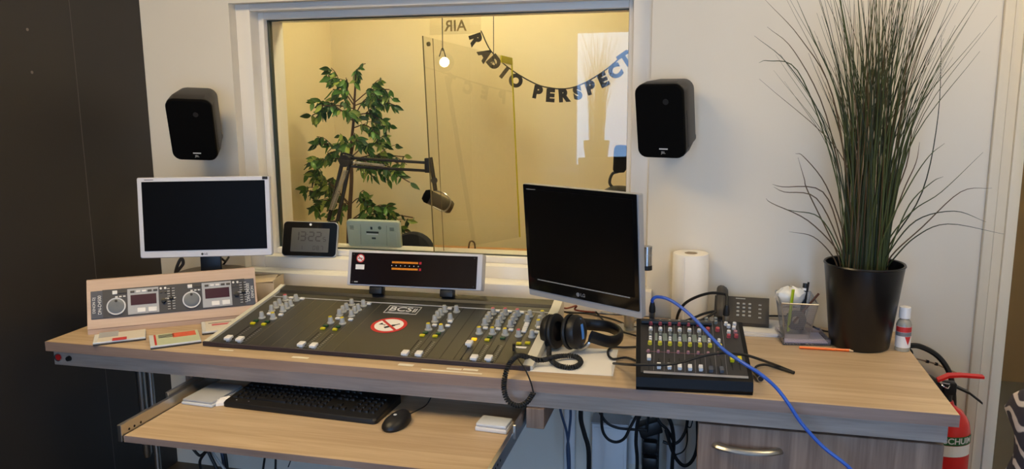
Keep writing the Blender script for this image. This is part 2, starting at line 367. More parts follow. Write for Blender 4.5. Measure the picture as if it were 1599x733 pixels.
# ------------------------------------------------------------------ keyboard
kb = thing('keyboard', 'wide black computer keyboard on the pull-out tray', 'keyboard', (-1.09, -.690, .6125), (0, 0, R(-2.6)))
kb_t = R(5)
part(kb, 'body', B().loft([[Vector((x, y, z)) for x, y in rrect(.484, .172, .012, 4)] for z in (0,)]+[[Vector((x, y, .009+(y+.09)*.075)) for x, y in rrect(.484, .172, .012, 4)], [Vector((x*.985, y*.96, .014+(y+.09)*.075)) for x, y in rrect(.484, .172, .012, 4)]]), BLK)
key = B().loft([[Vector((x, y, 0)) for x, y in rrect(.0158, .0158, .002, 2)], [Vector((x*.8, y*.8, .0055)) for x, y in rrect(.0158, .0158, .002, 2)]]).mesh('key')
spots = []
for r in range(6):
    y = .052-r*.0195-(0 if r else -.006)
    for c in range(15):
        if r == 5 and 3 < c < 9: continue
        spots.append((-.222+c*.0198, y))
    for c in range(3):
        if r in (3,) or (r == 4 and c != 1): continue
        spots.append((.0845+c*.0198, y))
    for c in range(4):
        if r: spots.append((.1545+c*.0198, y))
for x, y in spots: link('key', key, BLK, kb, (x, y, .0135+(y+.09)*.075), (R(4.3), 0, 0))
sp = B().loft([[Vector((x, y, 0)) for x, y in rrect(.096, .0158, .002, 2)], [Vector((x*.98, y*.8, .0055)) for x, y in rrect(.096, .0158, .002, 2)]])
part(kb, 'space_bar', sp, BLK, loc=(-.222+.0198*6, .052-5*.0195, .0135+.0036), rot=(R(4.3), 0, 0))
for x in (-.205, -.165, .2, .18): part(kb, 'indicator', B().b2((-.002, -.001, 0), (.002, .001, .0004)), WINK, loc=(x, -.068+.06*(x > 0), .0165+.0005+(.02 if x > 0 else 0)*.0))
# ------------------------------------------------------------------ mouse
ms = thing('computer_mouse', 'black wired mouse on the keyboard tray beside the keyboard', 'mouse', (-.795, -.775, .6125), (0, 0, R(-12)))
rings = []
for z, k in ((0, .9), (.006, 1), (.014, .97), (.022, .84), (.029, .6), (.033, .3)):
    rings.append([Vector((.031*k*math.cos(t)*(1-.12*math.sin(t)), .055*k**.8*math.sin(t)+(1-k)*.006, z+(.003*math.sin(t)*(k < .99)))) for t in (2*math.pi*i/24 for i in range(24))])
part(ms, 'body', B().loft(rings), BLK)
part(ms, 'button', B().b2((-.0012, .012, .0275), (.0012, .05, .0285), .0004, 1, ), INK, rot=(R(-18), 0, 0), loc=(0, -.004, .005))
part(ms, 'wheel', B().cyl((-.003, .026, .0245), (.003, .026, .0245), .0085, seg=16), DGREY)
part(ms, 'logo', B().cyl((0, -.008, .0328), (0, -.008, .0338), .005, seg=14), WINK)
part(ms, 'cord', B().tube([(0, .052, .01), (.012, .085, .014), (.02, .12, .02), (.03, .15, .055), (.035, .185, .06), (.03, .215, .03)], .002, 6), BLKR)
# clear boxes on the tray
def clear_box(name, c, d, rz, label, cat, m1, m2):
    t = thing(name, label, cat, c, (0, 0, R(rz)))
    part(t, 'base', B().b2((-d[0]/2, -d[1]/2, 0), (d[0]/2, d[1]/2, d[2]*.55), .003), m1)
    part(t, 'lid', B().b2((-d[0]/2*.96, -d[1]/2*.96, d[2]*.55), (d[0]/2*.96, d[1]/2*.96, d[2]), .004), m2)
    return t
CLR = mat('clear_styrene', (214, 218, 222), .15, var=.03)
GREYP = mat('grey_printed_card', (176, 178, 182), .5, var=.08, scale=20)
clear_box('plastic_case', (-1.405, -.705, .6125), (.105, .15, .016), -3, 'flat grey and white plastic case on the tray left of the keyboard', 'case', CLR, GREYP)
solo('crumpled_tissue', B().loft([[Vector((-1.345+dx*s, -.742+dy*s, .6125+z)) for dx, dy in ((-.03, -.012), (-.008, -.026), (.018, -.012), (.03, .014), (.012, .036), (-.012, .02))] for s, z in ((1, 0), (.9, .008), (.55, .015), (.3, .010))]), PAPER, 'small crumpled white paper between the case and the keyboard', 'paper', loc=(-1.345, -.742, .6125), smooth=0)
clear_box('business_card_box', (-.535, -.735, .6125), (.088, .062, .022), -4, 'small clear plastic box of white cards at the right end of the tray', 'box', PAPER, CLR)
# ------------------------------------------------------------------ left monitor
def screw_text(*a): pass
m = thing('widescreen_monitor', 'white framed widescreen monitor with a black screen left of the window', 'monitor', (-1.678, -.29, 1.082), (R(-5.7), 0, R(19.4)))
w, h = .44, .275
part(m, 'bezel', B().loft([[Vector((x, y, z)) for x, z in rrect(w*s, h*s2, .006, 3)] for y, s, s2 in ((.028, .9, .85), (.012, 1, 1), (-.008, 1, 1), (-.012, .99, .985))]), SILV)
MB = mat('monitor_bezel_white', (214, 214, 222), .4, var=.02)
m.children[0].data.materials[0] = MB
part(m, 'screen', B().prism(rrect(.408, .236, .001, 1), XZ(-.0135), .003), mat('dark_screen', (13, 13, 15), .35, var=.05, spec=.05), loc=(0, 0, .005))
text(m, 'logo', 'LG', .009, DGREY, (-.002, -.0125, -.127), bold=.0002)
part(m, 'logo_disc', B().cyl((-.014, -.0122, -.127), (-.014, -.0128, -.127), .0042, seg=16), DGREY)
part(m, 'energy_sticker', B().b2((.196, -.0128, .1255), (.214, -.0122, .1355)), INK)
part(m, 'model_lettering', B().b2((-.195, -.0128, .1285), (-.165, -.0122, .1305)), DGREY)
inv = mw(m)
st = B().b2((-.035, .03, -.23), (.035, .05, -.06), .004); part(m, 'neck', st, BLK)
bc = inv @ Vector((0, .05, -.22)); BZ = .868
part(m, 'base', B().rev([(.001, 0), (.125, 0), (.128, .006), (.12, .014), (.05, .02), (.001, .02)], (bc.x, bc.y, BZ), seg=36), mat('brown_black_base', (70, 56, 46), .4), True)
solo('monitor_riser', B().box((bc.x-.03, bc.y+.05, (.7505+BZ-.0005)/2), (.17, .10, BZ-.001-.7505), .003, rot=(0, 0, R(34.7))), mat('dark_riser', (52, 46, 42), .6), 'dark box under the foot of the white monitor behind the controller', 'box', loc=(bc.x, bc.y, .7505))
solo('cable_loop', B().tube([A(272, 440, y=-.12), A(276, 418, y=-.12), A(283, 404, y=-.11), A(286, 412, y=-.11), A(278, 424, y=-.12), A(276, 440, y=-.12)], .006, 8), DGREY, 'grey cable loop behind the white monitor', 'cable', loc=A(276, 440, y=-.12))
solo('monitor_cable', B().tube([A(346, 404, y=-.2), A(352, 408, y=-.17), A(357, 402, y=-.14), A(350, 412, y=-.13), A(342, 420, y=-.14)], .004, 6), BLKR, 'black cable tangled behind the neck of the white monitor', 'cable', loc=A(346, 404, y=-.2))
# ------------------------------------------------------------------ right monitor on an arm
m = thing('flat_monitor', 'black LG monitor with silver edges turned sideways on an arm', 'monitor', (-.351, -.459, 1.057), (R(4.6), 0, R(-29.1)))
w, h = .41, .345
part(m, 'housing', B().loft([[Vector((x, y, z)) for x, z in rrect(w*s, h*s, .004, 3)] for y, s in ((.038, .6), (.03, .9), (.018, .992), (0, 1), (-.003, .998))]), SILV)
part(m, 'front', B().prism(rrect(.402, .324, .003, 3), XZ(-.006), .003), BLKG, loc=(-.002, 0, .0095))
part(m, 'screen', B().prism(rrect(.376, .272, .001, 1), XZ(-.0068), .001), mat('dark_screen_2', (8, 8, 9), .3, spec=.2), loc=(-.002, 0, .022))
part(m, 'light_strip', B().b2((-.165, -.0074, -.1185), (.17, -.0064, -.1155)), mat('grey_strip', (150, 150, 150), .4))
text(m, 'logo', 'LG', .014, mat('logo_grey', (130, 130, 132), .4), (.006, -.0068, -.139), bold=.0003)
part(m, 'logo_disc', B().cyl((-.0115, -.0066, -.139), (-.0115, -.0074, -.139), .0062, seg=18), MATS['logo_grey'])
part(m, 'model_lettering', B().b2((-.19, -.0072, .157), (-.155, -.0064, .159)), MATS['logo_grey'])
part(m, 'mount_plate', B().b2((-.05, .038, -.05), (.05, .052, .05), .003), BLK)
arm = m
jx = Vector((-.176, -.30, 1.0))
part(arm, 'arm_post', B().cyl((-.235, -.20, .7505), (-.235, -.20, 1.0), .016, seg=20).cyl((-.235, -.20, .7505), (-.235, -.20, .757), .045, seg=24), STEEL, True)
part(arm, 'arm_link', B().tube([(-.235, -.20, .985), (-.205, -.25, .985), (-.176, -.30, .985)], .010, 8), STEEL, True)
jn = part(arm, 'arm_joint', B().cyl(jx+Vector((0, 0, -.018)), jx+Vector((0, 0, .040)), .0155, seg=24), STEEL, True)
link('joint_knob', B().cyl(jx+Vector((0, 0, -.032)), jx+Vector((0, 0, -.0185)), .0165, seg=24).mesh('joint_knob', mw(arm).inverted()), BLK, jn)
link('band', B().cyl(jx+Vector((0, 0, .012)), jx+Vector((0, 0, .016)), .0162, seg=24).mesh('band', mw(arm).inverted()), SILV, jn)
part(arm, 'arm_link', B().tube([jx+Vector((0, 0, .02)), (-.24, -.33, 1.03), mw(m) @ Vector((0, .055, 0))], .010, 8), STEEL, True)
# ------------------------------------------------------------------ loudspeakers
def speaker(label, c, yaw, tilt, roll, wall):
    t = thing('wall_speaker', label, 'speaker', c, (R(-tilt), R(-roll), R(yaw)), 'black monitor speakers on the wall')
    W_, H_, D_ = .155, .232, .135
    f = lambda s, r: rrect(W_*s, H_*(1-(1-s)*.7), r, 5)
    part(t, 'cabinet', B().loft([[Vector((x, y, z)) for x, z in f(s, .030)] for y, s in ((.004, .97), (.008, 1), (.05, .99), (D_-.012, .88), (D_, .84))]), mat('speaker_cabinet', (44, 41, 38), .5, var=.1, scale=120, bump=.1))
    part(t, 'grille', B().loft([[Vector((x, y, z)) for x, z in rrect(W_*s, H_*s, .028, 5)] for y, s in ((.004, .985), (-.004, .985), (-.009, .955))]), BLKM)
    # wrap band across the back shell and side slot
    part(t, 'end_cap', B().loft([[Vector((x, y, z)) for x, z in rrect(W_*s, .03, .012, 4)] for y, s in ((.03, .98), (D_+.001, .855))]), DGREY, loc=(0, 0, -H_/2+.034))
    part(t, 'side_slot', B().b2((W_/2-.003, .020, -.085), (W_/2+.0006, .024, .03)), INK)
    part(t, 'tweeter_badge', B().cyl((.022, -.0086, .062), (.022, -.0096, .062), .009, seg=20), BLK)
    part(t, 'name_bar', B().b2((-.005, -.0100, -.0865), (.022, -.0088, -.083)), WINK)
    text(t, 'logo', 'JBL', .0105, mat('jbl_white', (150, 150, 150), .5), (.0075, -.0092, -.0965), bold=.0002)
    R0 = mw(t)
    p0 = R0 @ Vector((0, D_, 0)); p1 = Vector((p0.x+wall, -.004, p0.z))
    br = B().tube([p0-(R0.to_3x3() @ Vector((0, .01, 0))), p0*.5+p1*.5+Vector((0, 0, -.004)), p1], .014, 12).b2((p1.x-.03, -.0045, p1.z-.035), (p1.x+.03, -.0005, p1.z+.035), .002)
    part(t, 'bracket', br, BLK, True)
speaker('black bookshelf speaker on the wall above the white monitor', (-1.759, -.218, 1.375), 20.4, -22, -2.5, -.10)
speaker('black JBL speaker on the wall right of the window', (-.154, -.165, 1.405), -16, -12, 0, -.03)
# ------------------------------------------------------------------ DJ controller in a wooden box
dj = thing('dj_controller_box', 'twin CD player controller set in a sloping birch plywood box', 'audio controller', (-1.693, -.463, .7505), (0, 0, R(34.7)))
dj.scale = (1.03, 1.03, 1.03)
T_ = R(27.6); sT, cT = math.sin(T_), math.cos(T_)
f0, f1 = -.0745, .0815
DZ = .083
prof = [(f0*sT, 0), (f0*sT, DZ+f0*cT), (f1*sT, DZ+f1*cT), (f1*sT+.012, DZ+f1*cT), (f1*sT+.03, 0)]
part(dj, 'box', B().loft([[Vector((x, y, z)) for y, z in prof] for x in (-.252, .247)]), BIRCH, smooth=0)
part(dj, 'plinth_line', B().b2((-.2515, f0*sT-.0006, .0155), (.2465, f0*sT, .0167)), mat('seam_brown', (120, 90, 74), .7))
NAVY = mat('slate_blue_panel', (66, 72, 88), .45, var=.06)
NAVD = mat('slate_dark_panel', (46, 48, 58), .45, var=.06)
BEZ = mat('pale_grey_bezel', (168, 170, 176), .45, var=.04)
pn = part(dj, 'control_panel', B().b2((-.241, -.003, -.0445), (.241, .004, .0445), .001, 1), NAVY, loc=(0, 0, DZ), rot=(-T_, 0, 0))
def dsub(name, b, m_, **k): return link(name, b.mesh(name), m_, pn, **k)
dsub('main_plate', B().b2((-.208, -.0045, -.044), (.212, -.003, .0455)), NAVD)
for x, s, sz in ((-.232, 'DENON DJ', .011), (-.216, 'DN-D4500', .014), (.221, 'DN-D4500', .014), (.234, 'DENON', .012)):
    text(pn, 'lettering', s, sz, WINK, (x, -.0052, -.002), (R(90), R(-90), 0), squeeze=.95)
for x0 in (-.158, .060):
    dsub('jog_ring', B().rev([(.0235, 0), (.0235, .006), (.0272, .006), (.0275, 0)], (x0-.012, -.004, -.011), (0, -1, 0), 36, False), mat('jog_ring_white', (208, 210, 214), .35))
    dsub('jog_wheel', B().rev([(.0232, 0), (.0232, .0045), (.02, .005), (.001, .0035)], (x0-.012, -.004, -.011), (0, -1, 0), 32), mat('jog_grey', (96, 102, 112), .35, metal=.4))
    dsub('finger_dimple', B().cyl((x0-.012, -.0084, .006), (x0-.012, -.0096, .006), .0042, seg=14), INK)
    dsub('display_bezel', B().b2((x0+.020, -.0062, -.041), (x0+.110, -.0045, .0415), .001, 1), BEZ)
    dsub('display', B().b2((x0+.029, -.0068, -.012), (x0+.103, -.0062, .021)), mat('maroon_display', (62, 22, 38), .2))
    for k in range(5): dsub('button', B().b2((x0+.029+k*.0165, -.0085, .028), (x0+.041+k*.0165, -.0062, .0345), .0006, 1), (DGREY, WPL, WPL, DGREY, DGREY)[k])
    for k in range(2): dsub('play_button', B().b2((x0+.047+k*.032, -.0092, -.037), (x0+.071+k*.032, -.0062, -.022), .001, 1), WPL)
    dsub('button', B().b2((x0-.022, -.008, .028), (x0-.008, -.0045, .040), .001, 1), WPL)
    for k in range(3):
        dsub('button', B().cyl((x0-.002+k*.0085-.0, -.0045, .033), (x0-.002+k*.0085, -.008, .033), .0033, seg=10), DGREY)
        dsub('button', B().b2((x0-.014+k*.011, -.0075, .018), (x0-.007+k*.011, -.0045, .0215)), WPL)
    dsub('pitch_knob', B().rev([(.0075, 0), (.007, .010), (.001, .011)], (x0+.124, -.0045, -.006), (0, -1, 0), 18), BLK)
    for k in range(4): dsub('button', B().cyl((x0+.117+(k % 2)*.013, -.0045, .023+(k//2)*.012), (x0+.117+(k % 2)*.013, -.0078, .023+(k//2)*.012), .0035, seg=10), DGREY if k < 2 else WPL)
    fx = x0+.146
    dsub('fader_slot', B().b2((fx-.0015, -.0052, -.038), (fx+.0015, -.0044, .036)), INK)
    dsub('fader_cap', B().b2((fx-.006, -.013, -.003), (fx+.006, -.0045, .005), .001, 1), BLK)
    tk = B()
    for k in range(9):
        for sx in (-1, 1): tk.b2((fx+sx*.007-.004, -.0050, -.034+k*.0083), (fx+sx*.007+.004, -.0045, -.0328+k*.0083))
    tk.b2((fx-.022, -.0050, .001), (fx+.014, -.0045, .0024))
    dsub('scale_marks', tk, WINK)
# ------------------------------------------------------------------ CD cases
def cd(label, c, rz, cover, extra, z=0, wd=(.142, .125, .010)):
    t = thing('cd_case', label, 'CD case', (c[0], c[1], .7505+z), (0, 0, R(rz)), 'CD cases on the desk')
    part(t, 'tray', B().b2((-wd[0]/2, -wd[1]/2, 0), (wd[0]/2, wd[1]/2, wd[2]*.45), .0008, 1), DGREY)
    part(t, 'lid', B().b2((-wd[0]/2, -wd[1]/2, wd[2]*.5), (wd[0]/2, wd[1]/2, wd[2]), .0008, 1), CLR)
    cv = part(t, 'cover', B().b2((-wd[0]/2+.012, -wd[1]/2+.002, wd[2]), (wd[0]/2-.002, wd[1]/2-.002, wd[2]+.0004)), cover)
    for x0, x1, y0, y1, mm in extra:
        link('print', B().b2((x0, y0, wd[2]+.0004), (x1, y1, wd[2]+.0007)).mesh('print'), mm, cv)
PG = mat('cover_pale_green', (196, 206, 176), .4, var=.06); PO = mat('cover_orange_red', (226, 96, 62), .4, var=.25, scale=40)
PB = mat('cover_grey_blue', (170, 174, 182), .4, var=.05); PC = mat('cover_cream', (222, 214, 202), .4, var=.05)
q = [A(143, 524, z=.76), A(224, 512, z=.76), A(232, 526, z=.76), A(150, 541, z=.76)]
cd('white and grey CD case with a red mark by the left desk end', ((q[0]+q[2])/2)[:2], 38, PC, [(-.06, -.005, .0, .06, PB), (-.02, .02, -.05, -.02, REDM)], wd=(.145, .095, .010))
cd('pale green CD case with orange red print in front of the controller', (-1.577, -.632), 40, PG, [(-.005, .062, .004, .055, PO), (-.058, -.052, -.058, .058, REDM)]+[(-.045, .0, .04-k*.012, .046-k*.012, INK) for k in range(3)])
cd('cream and pink CD case half hidden behind the pale green one', (-1.51, -.47), 36, PC, [(-.04, .04, .0, .02, PINK), (-.05, .05, .03, .035, INK)])
# cardboard box behind the controller
t = thing('cardboard_box', 'small open beige cardboard box between controller and console', 'box', (-1.55, -.17, .7505), (0, 0, R(10)))
CARD = mat('beige_card', (196, 176, 146), .8, var=.05)
b = B()
for lo, hi in (((-.06, -.05, 0), (-.057, .05, .088)), ((.057, -.05, 0), (.06, .05, .10)), ((-.057, -.05, 0), (.057, -.047, .088)), ((-.057, .047, 0), (.057, .05, .098)), ((-.057, -.047, 0), (.057, .047, .003))): b.b2(lo, hi)
part(t, 'body', b, CARD)
part(t, 'flap', B().box((.0, -.022, .0955), (.114, .055, .0025), rot=(R(14), R(-5), 0)), CARD)
solo('audio_cable', B().tube([A(394, 492, z=.765), A(412, 484, z=.765), A(428, 476, z=.765), A(440, 468, z=.768), A(445, 462, z=.775)], .004, 7), BLKR, 'black cable between the cardboard box and the console', 'cable', loc=A(412, 484, z=.765))
solo('audio_cable', B().tube([A(392, 487, z=.757), A(415, 480, z=.757), A(432, 474, z=.757)], .003, 7), DGREY, 'thin grey cable beside the cardboard box', 'cable', loc=A(415, 480, z=.757))
# ------------------------------------------------------------------ broadcast console
SL = .135; SLA = math.atan(SL)
CN = Vector((0, -math.sin(SLA), math.cos(SLA))); CP0 = Vector((0, -.645, .758))
zp = lambda y: CP0.z+(y-CP0.y)*SL
con = thing('broadcast_console', 'long dark sloping radio broadcast mixing console with white end cheeks', 'mixing console', (-.955, -.43, .7505))
CI = mw(con).inverted()
def cl(px, py, up_=0): return CI @ (AP(px, py, CP0, CN)+CN*up_)
YF, YR = -.650, -.215
PANEL = mat('olive_black_panel', (58, 57, 50), .32, var=.15, scale=5)
part(con, 'panel', B().loft([[Vector((x, YF, .752)), Vector((x, YF, zp(YF))), Vector((x, YR, zp(YR))), Vector((x, YR, .752))] for x in (-1.447, -.478)]), PANEL, True, smooth=0)
part(con, 'front_strip', B().b2((-1.462, -.6585, .751), (-.455, -.6505, .7645), .001, 1), mat('dark_purple_strip', (48, 40, 46), .4), True)
CHK = mat('ivory_cheek', (214, 210, 196), .45, var=.03)
for x0, x1 in ((-1.464, -1.4475), (-.4775, -.449)):
    part(con, 'end_cheek', B().loft([[Vector((x, -.6505, .752)), Vector((x, -.6505, zp(-.65)+.006)), Vector((x, -.25, zp(-.25)+.008)), Vector((x, -.195, zp(-.195)+.014)), Vector((x, -.175, zp(-.195)+.004)), Vector((x, -.175, .752))] for x in (x0, x1)]), CHK, True, smooth=0)
part(con, 'rear_hood', B().loft([[Vector((x, -.235, zp(-.235)+.001)), Vector((x, -.228, zp(-.235)+.009)), Vector((x, -.19, zp(-.19)+.010)), Vector((x, -.165, zp(-.19)+.002)), Vector((x, -.165, .752)), Vector((x, -.213, .752))] for x in (-1.446, -.4785)]), mat('black_hood', (34, 34, 36), .3, var=.1), True, smooth=20)
wl_ = B(); ya = -.272
wl_.b2((-1.446, ya-.0012, zp(ya)-.001), (-.479, ya+.0012, zp(ya)+.0012)); part(con, 'white_line', wl_, WINK, True)
# module joints
SEAM = mat('module_seam', (112, 104, 84), .4); SEAMD = mat('module_seam_dark', (16, 16, 15), .5)
xm = -1.407
def seam(x, m_, w=.0009):
    b_ = B().loft([[Vector((x+s*w, y, zp(y)+d)) for s, d in ((-1, -.001), (-1, .0005), (1, .0005), (1, -.001))] for y in (YF+.006, -.275)]); part(con, 'seam', b_, m_, True, smooth=0)
for x in (-1.325, -1.285, -1.245, -1.205, -1.165, -1.125, -1.085, -1.045): seam(x, SEAM, .0007)
for x in (-.80, -.76, -.72, -.68, -.64, -.60, -.56, -.52): seam(x, SEAMD)
# knobs
kn = B().rev([(.0115, 0), (.0115, .003), (.0085, .005), (.0068, .019), (.006, .0205), (.001, .0205)], seg=16).mesh('knob')
kcap = {}
for n_, m_ in (('grey', KGREY), ('yellow', mat('yellow_cap', (222, 200, 40), .4)), ('red', PINK), ('white', WPL)):
    me = B().rev([(.0058, .0203), (.0056, .0222), (.001, .0225)], seg=14).mesh('cap'); me.materials.append(m_); kcap[n_] = me
KN = {  # place of each knob foot in the picture, and cap colour
 'grey': [(409.3, 496.9), (424.6, 486.4), (430.7, 481), (437, 476.3), (441.8, 486.8), (447.9, 482), (454.2, 478.2), (462.8, 469.6), (530.6, 493.1), (535.9, 487.7), (541.4, 483.5), (549.1, 494.4), (554, 488.7), (559.8, 484.9), (549.6, 476.9), (567.8, 478.2),
          (679.2, 502.9), (683.5, 496.3), (687.9, 492.4), (703.2, 500), (694.5, 487), (713, 487.5), (757.3, 507.9), (777.5, 509.3), (797, 510.5), (760.8, 502.5), (781, 504), (800.5, 505.2), (764.2, 497.6), (784.2, 498), (803.7, 499), (823.7, 501.7), (827.3, 494.7), (830.8, 526.5), (843.2, 503.7)],
 'yellow': [(426.9, 498.2), (516.6, 504.5), (535, 505.9), (669.3, 515.3), (689, 516.9), (748.2, 521.2), (769.1, 522), (789, 523.5), (841, 509.9), (847, 495.7)],
 'red': [(446, 469.6), (770, 491), (789.2, 491.5), (808.1, 493), (809.9, 525.2)]}
for k_, L_ in KN.items():
    for p in L_:
        o = link('knob', kn, KGREY, con, cl(*p), (SLA, 0, 0)); link('cap', kcap[k_], None, o)
bt = B().b2((-.0075, -.005, 0), (.0075, .005, .006), .001, 1).mesh('button')
btm = {}
for n_, m_ in (('w', WPL), ('y', YELB), ('g', GRNB), ('o', mat('orange_lit_button', (250, 190, 20), .4, emit=.8))):
    me = bt.copy(); me.materials.append(m_); btm[n_] = me
BTN = {'w': [(420.8, 491.6), (438.9, 493), (472, 467.7), (455, 466.7), (527.7, 498.8), (547.7, 500.7), (576.4, 475.8), (678.7, 509.4), (699.3, 510.3), (703, 503.9), (702, 483.6), (758, 514), (778, 515.3), (797.9, 516.7), (777, 487.6), (796, 488.5), (815, 489.7), (841.8, 513.5), (838, 520.3), (818.2, 519.3), (819.3, 516.2), (820.5, 513.2), (821.8, 510.2), (823, 507.2)],
       'y': [(395, 506.5), (412.2, 508), (504.2, 514.6), (523.3, 516.2), (659.5, 525.5), (679.6, 526.6), (760.8, 532.5), (810.3, 538.2), (824, 537.2)],
       'g': [(400, 502.5), (417.5, 503.8), (509, 510.2), (528, 511.6), (664.5, 521), (684.6, 522.2), (765, 528), (785, 529.5)], 'o': [(740.4, 531.5)]}
for k_, L_ in BTN.items():
    for p in L_: link('button', btm[k_], None, con, cl(*p), (SLA, 0, 0))
fd = B().loft([[Vector((x*s, y*s2, z)) for x, y in rrect(.020, .026, .003, 2)] for z, s, s2 in ((.0, .55, .6), (.007, .6, .7), (.008, 1, 1), (.014, .96, .95), (.0155, .7, .6))]).mesh('fader_cap')
for (fx, fy), (sx, sy) in (((357.7, 532.7), (392, 511)), ((375.5, 534.6), (409, 512.5)), ((471.4, 542.6), (498.5, 520.5)), ((490.5, 544.6), (517.5, 522.5)), ((633.3, 556.5), (654, 533)), ((654.7, 557.6), (674.8, 534.5)), ((740.8, 563.7), (757, 540)), ((763.5, 564.4), (778, 541))):
    a, b_ = cl(fx, fy), cl(sx, sy); xx = a.x
    link('fader_cap', fd, WPL, con, a, (SLA, 0, 0))
    part(con, 'fader_slot', B().b2((-.0014, 0, 0), (.0014, max(b_.y-a.y, .05)+.02, .0006)), INK, loc=(xx, a.y-.012, a.z-.012*SL), rot=(SLA, 0, 0))
    tk = B()
    for k in range(10): tk.b2((.007, .004+k*.0105, 0), (.013, .0052+k*.0105, .0005))
    part(con, 'scale_marks', tk, KGREY, loc=(xx, a.y, a.z), rot=(SLA, 0, 0))
a = cl(733.1, 541); link('fader_cap', fd, WPL, con, a, (SLA, 0, 0))
part(con, 'fader_slot', B().b2((-.0014, -.10, 0), (.0014, .02, .0006)), INK, loc=a, rot=(SLA, 0, 0))
part(con, 'name_tag', B().b2((-.019, -.005, 0), (.019, .005, .0012)), PAPER, loc=cl(811.7, 543), rot=(SLA, 0, 0))
# logo with frame
lc = cl(629, 484.5)
lf = B()
for lo, hi in (((-.056, -.030, 0), (.056, -.0278, .0005)), ((-.056, .0278, 0), (.056, .030, .0005)), ((-.056, -.030, 0), (-.0538, .030, .0005)), ((.0538, -.030, 0), (.056, .030, .0005)), ((-.044, -.0225, 0), (.030, -.0208, .0005))): lf.b2(lo, hi)
part(con, 'logo_frame', lf, WINK, loc=lc, rot=(SLA, 0, 0))
text(con, 'logo', 'BCS', .046, WINK, lc+Vector((-.008, .003, .0012)), (SLA, 0, 0), bold=.0003, squeeze=1.0)
part(con, 'logo_print', B().b2((.036, -.012, .0), (.040, .016, .0005)).b2((.043, -.012, .0), (.047, .016, .0005)), WINK, loc=lc, rot=(SLA, 0, 0))
# no drinks sticker
sc = cl(607.5, 508.5); stk = part(con, 'no_drinks_sticker', B().cyl((0, 0, .0003), (0, 0, .0010), .0565, seg=48), REDM, loc=sc, rot=(SLA, 0, 0), label='round red and white no drinks sticker')
link('white_disc', B().cyl((0, 0, .0010), (0, 0, .0013), .0455, seg=48).mesh('white_disc'), PAPER, stk)
bo = [(-.006, -.026), (.006, -.026), (.0065, .004), (.0028, .012), (.0025, .026), (-.0025, .026), (-.0028, .012), (-.0065, .004)]
rotp = lambda P, a, ox, oy, s=1: [(s*(x*math.cos(a)-y*math.sin(a))+ox, s*(x*math.sin(a)+y*math.cos(a))+oy) for x, y in P]
link('bottle_print', B().prism(rotp(bo, R(-48), .012, -.004), XY(.0013), .0003).mesh('bottle_print'), INK, stk)
gl = [(-.008, .01), (.008, .01), (.0015, -.001), (.0015, -.01), (.007, -.012), (-.007, -.012), (-.0015, -.01), (-.0015, -.001)]
link('glass_print', B().prism(rotp(gl, R(65), -.022, .002, 1), XY(.0013), .0003).mesh('glass_print'), INK, stk)
link('red_bar', B().box((0, 0, .0018), (.093, .0085, .0004), rot=(0, 0, R(-45))).mesh('red_bar'), REDM, stk)
# ------------------------------------------------------------------ meter bridge
mbm = thing('meter_display', 'white cased level meter with orange bars on two black feet', 'level meter', (-.952, -.228, .914), (R(-15.2), 0, R(2.1)))
part(mbm, 'housing', B().b2((-.2305, -.0, -.058), (.2385, .05, .062), .004), mat('pale_lilac_case', (206, 204, 208), .45, var=.02))
part(mbm, 'front_glass', B().b2((-.218, -.0022, -.0535), (.2215, .0003, .0535), .0006, 1), mat('brown_black_glass', (26, 17, 16), .12))
AMB = mat('amber_led', (230, 140, 20), .5, emit=.45); REDL = mat('red_led', (230, 40, 60), .5, emit=.15)
for zz in (.0245, .003):
    bb = B()
    for k in range(22): bb.b2((-.072+k*.0042, -.0030, zz-.0032), (-.0698+k*.0042, -.0021, zz+.0032))
    part(mbm, 'meter_bar', bb, AMB)
    bb = B()
    for k in range(2): bb.b2((.0235+k*.0042, -.0030, zz-.004), (.0258+k*.0042, -.0021, zz+.004))
    part(mbm, 'peak_bar', bb, REDL)
sm = B()
for k in range(7): sm.b2((-.074+k*.0155, -.0029, .0118), (-.0715+k*.0155, -.0021, .0150))
part(mbm, 'meter_scale', sm, WINK)
ns = part(mbm, 'no_smoking_sticker', B().cyl((-.185, -.0022, .034), (-.185, -.003, .034), .0145, seg=30), REDM, label='round pink no smoking sticker')
link('white_disc', B().cyl((-.185, -.003, .034), (-.185, -.0033, .034), .0112, seg=30).mesh('white_disc'), PAPER, ns)
link('cigarette_print', B().b2((-.194, -.0037, .0325), (-.177, -.0033, .0350)).mesh('cigarette_print'), INK, ns)
link('red_bar', B().box((-.185, -.0038, .034), (.024, .0004, .0026), rot=(0, R(45), 0)).mesh('red_bar'), REDM, ns)
part(mbm, 'white_sticker', B().b2((-.201, -.0028, -.0035), (-.170, -.0022, .013)), PAPER)
part(mbm, 'maker_plate', B().b2((-.203, -.0028, -.0475), (-.190, -.0022, -.044)), KGREY)
for x in (-.21, .212):
    for z in (.047, -.046): part(mbm, 'screw', B().cyl((x, -.0022, z), (x, -.0028, z), .0022, seg=10), DGREY)
for x in (-.13, .118):
    part(mbm, 'foot', B().b2((x-.0225, .008, -.0835), (x+.0225, .044, -.0585), .003), BLK)
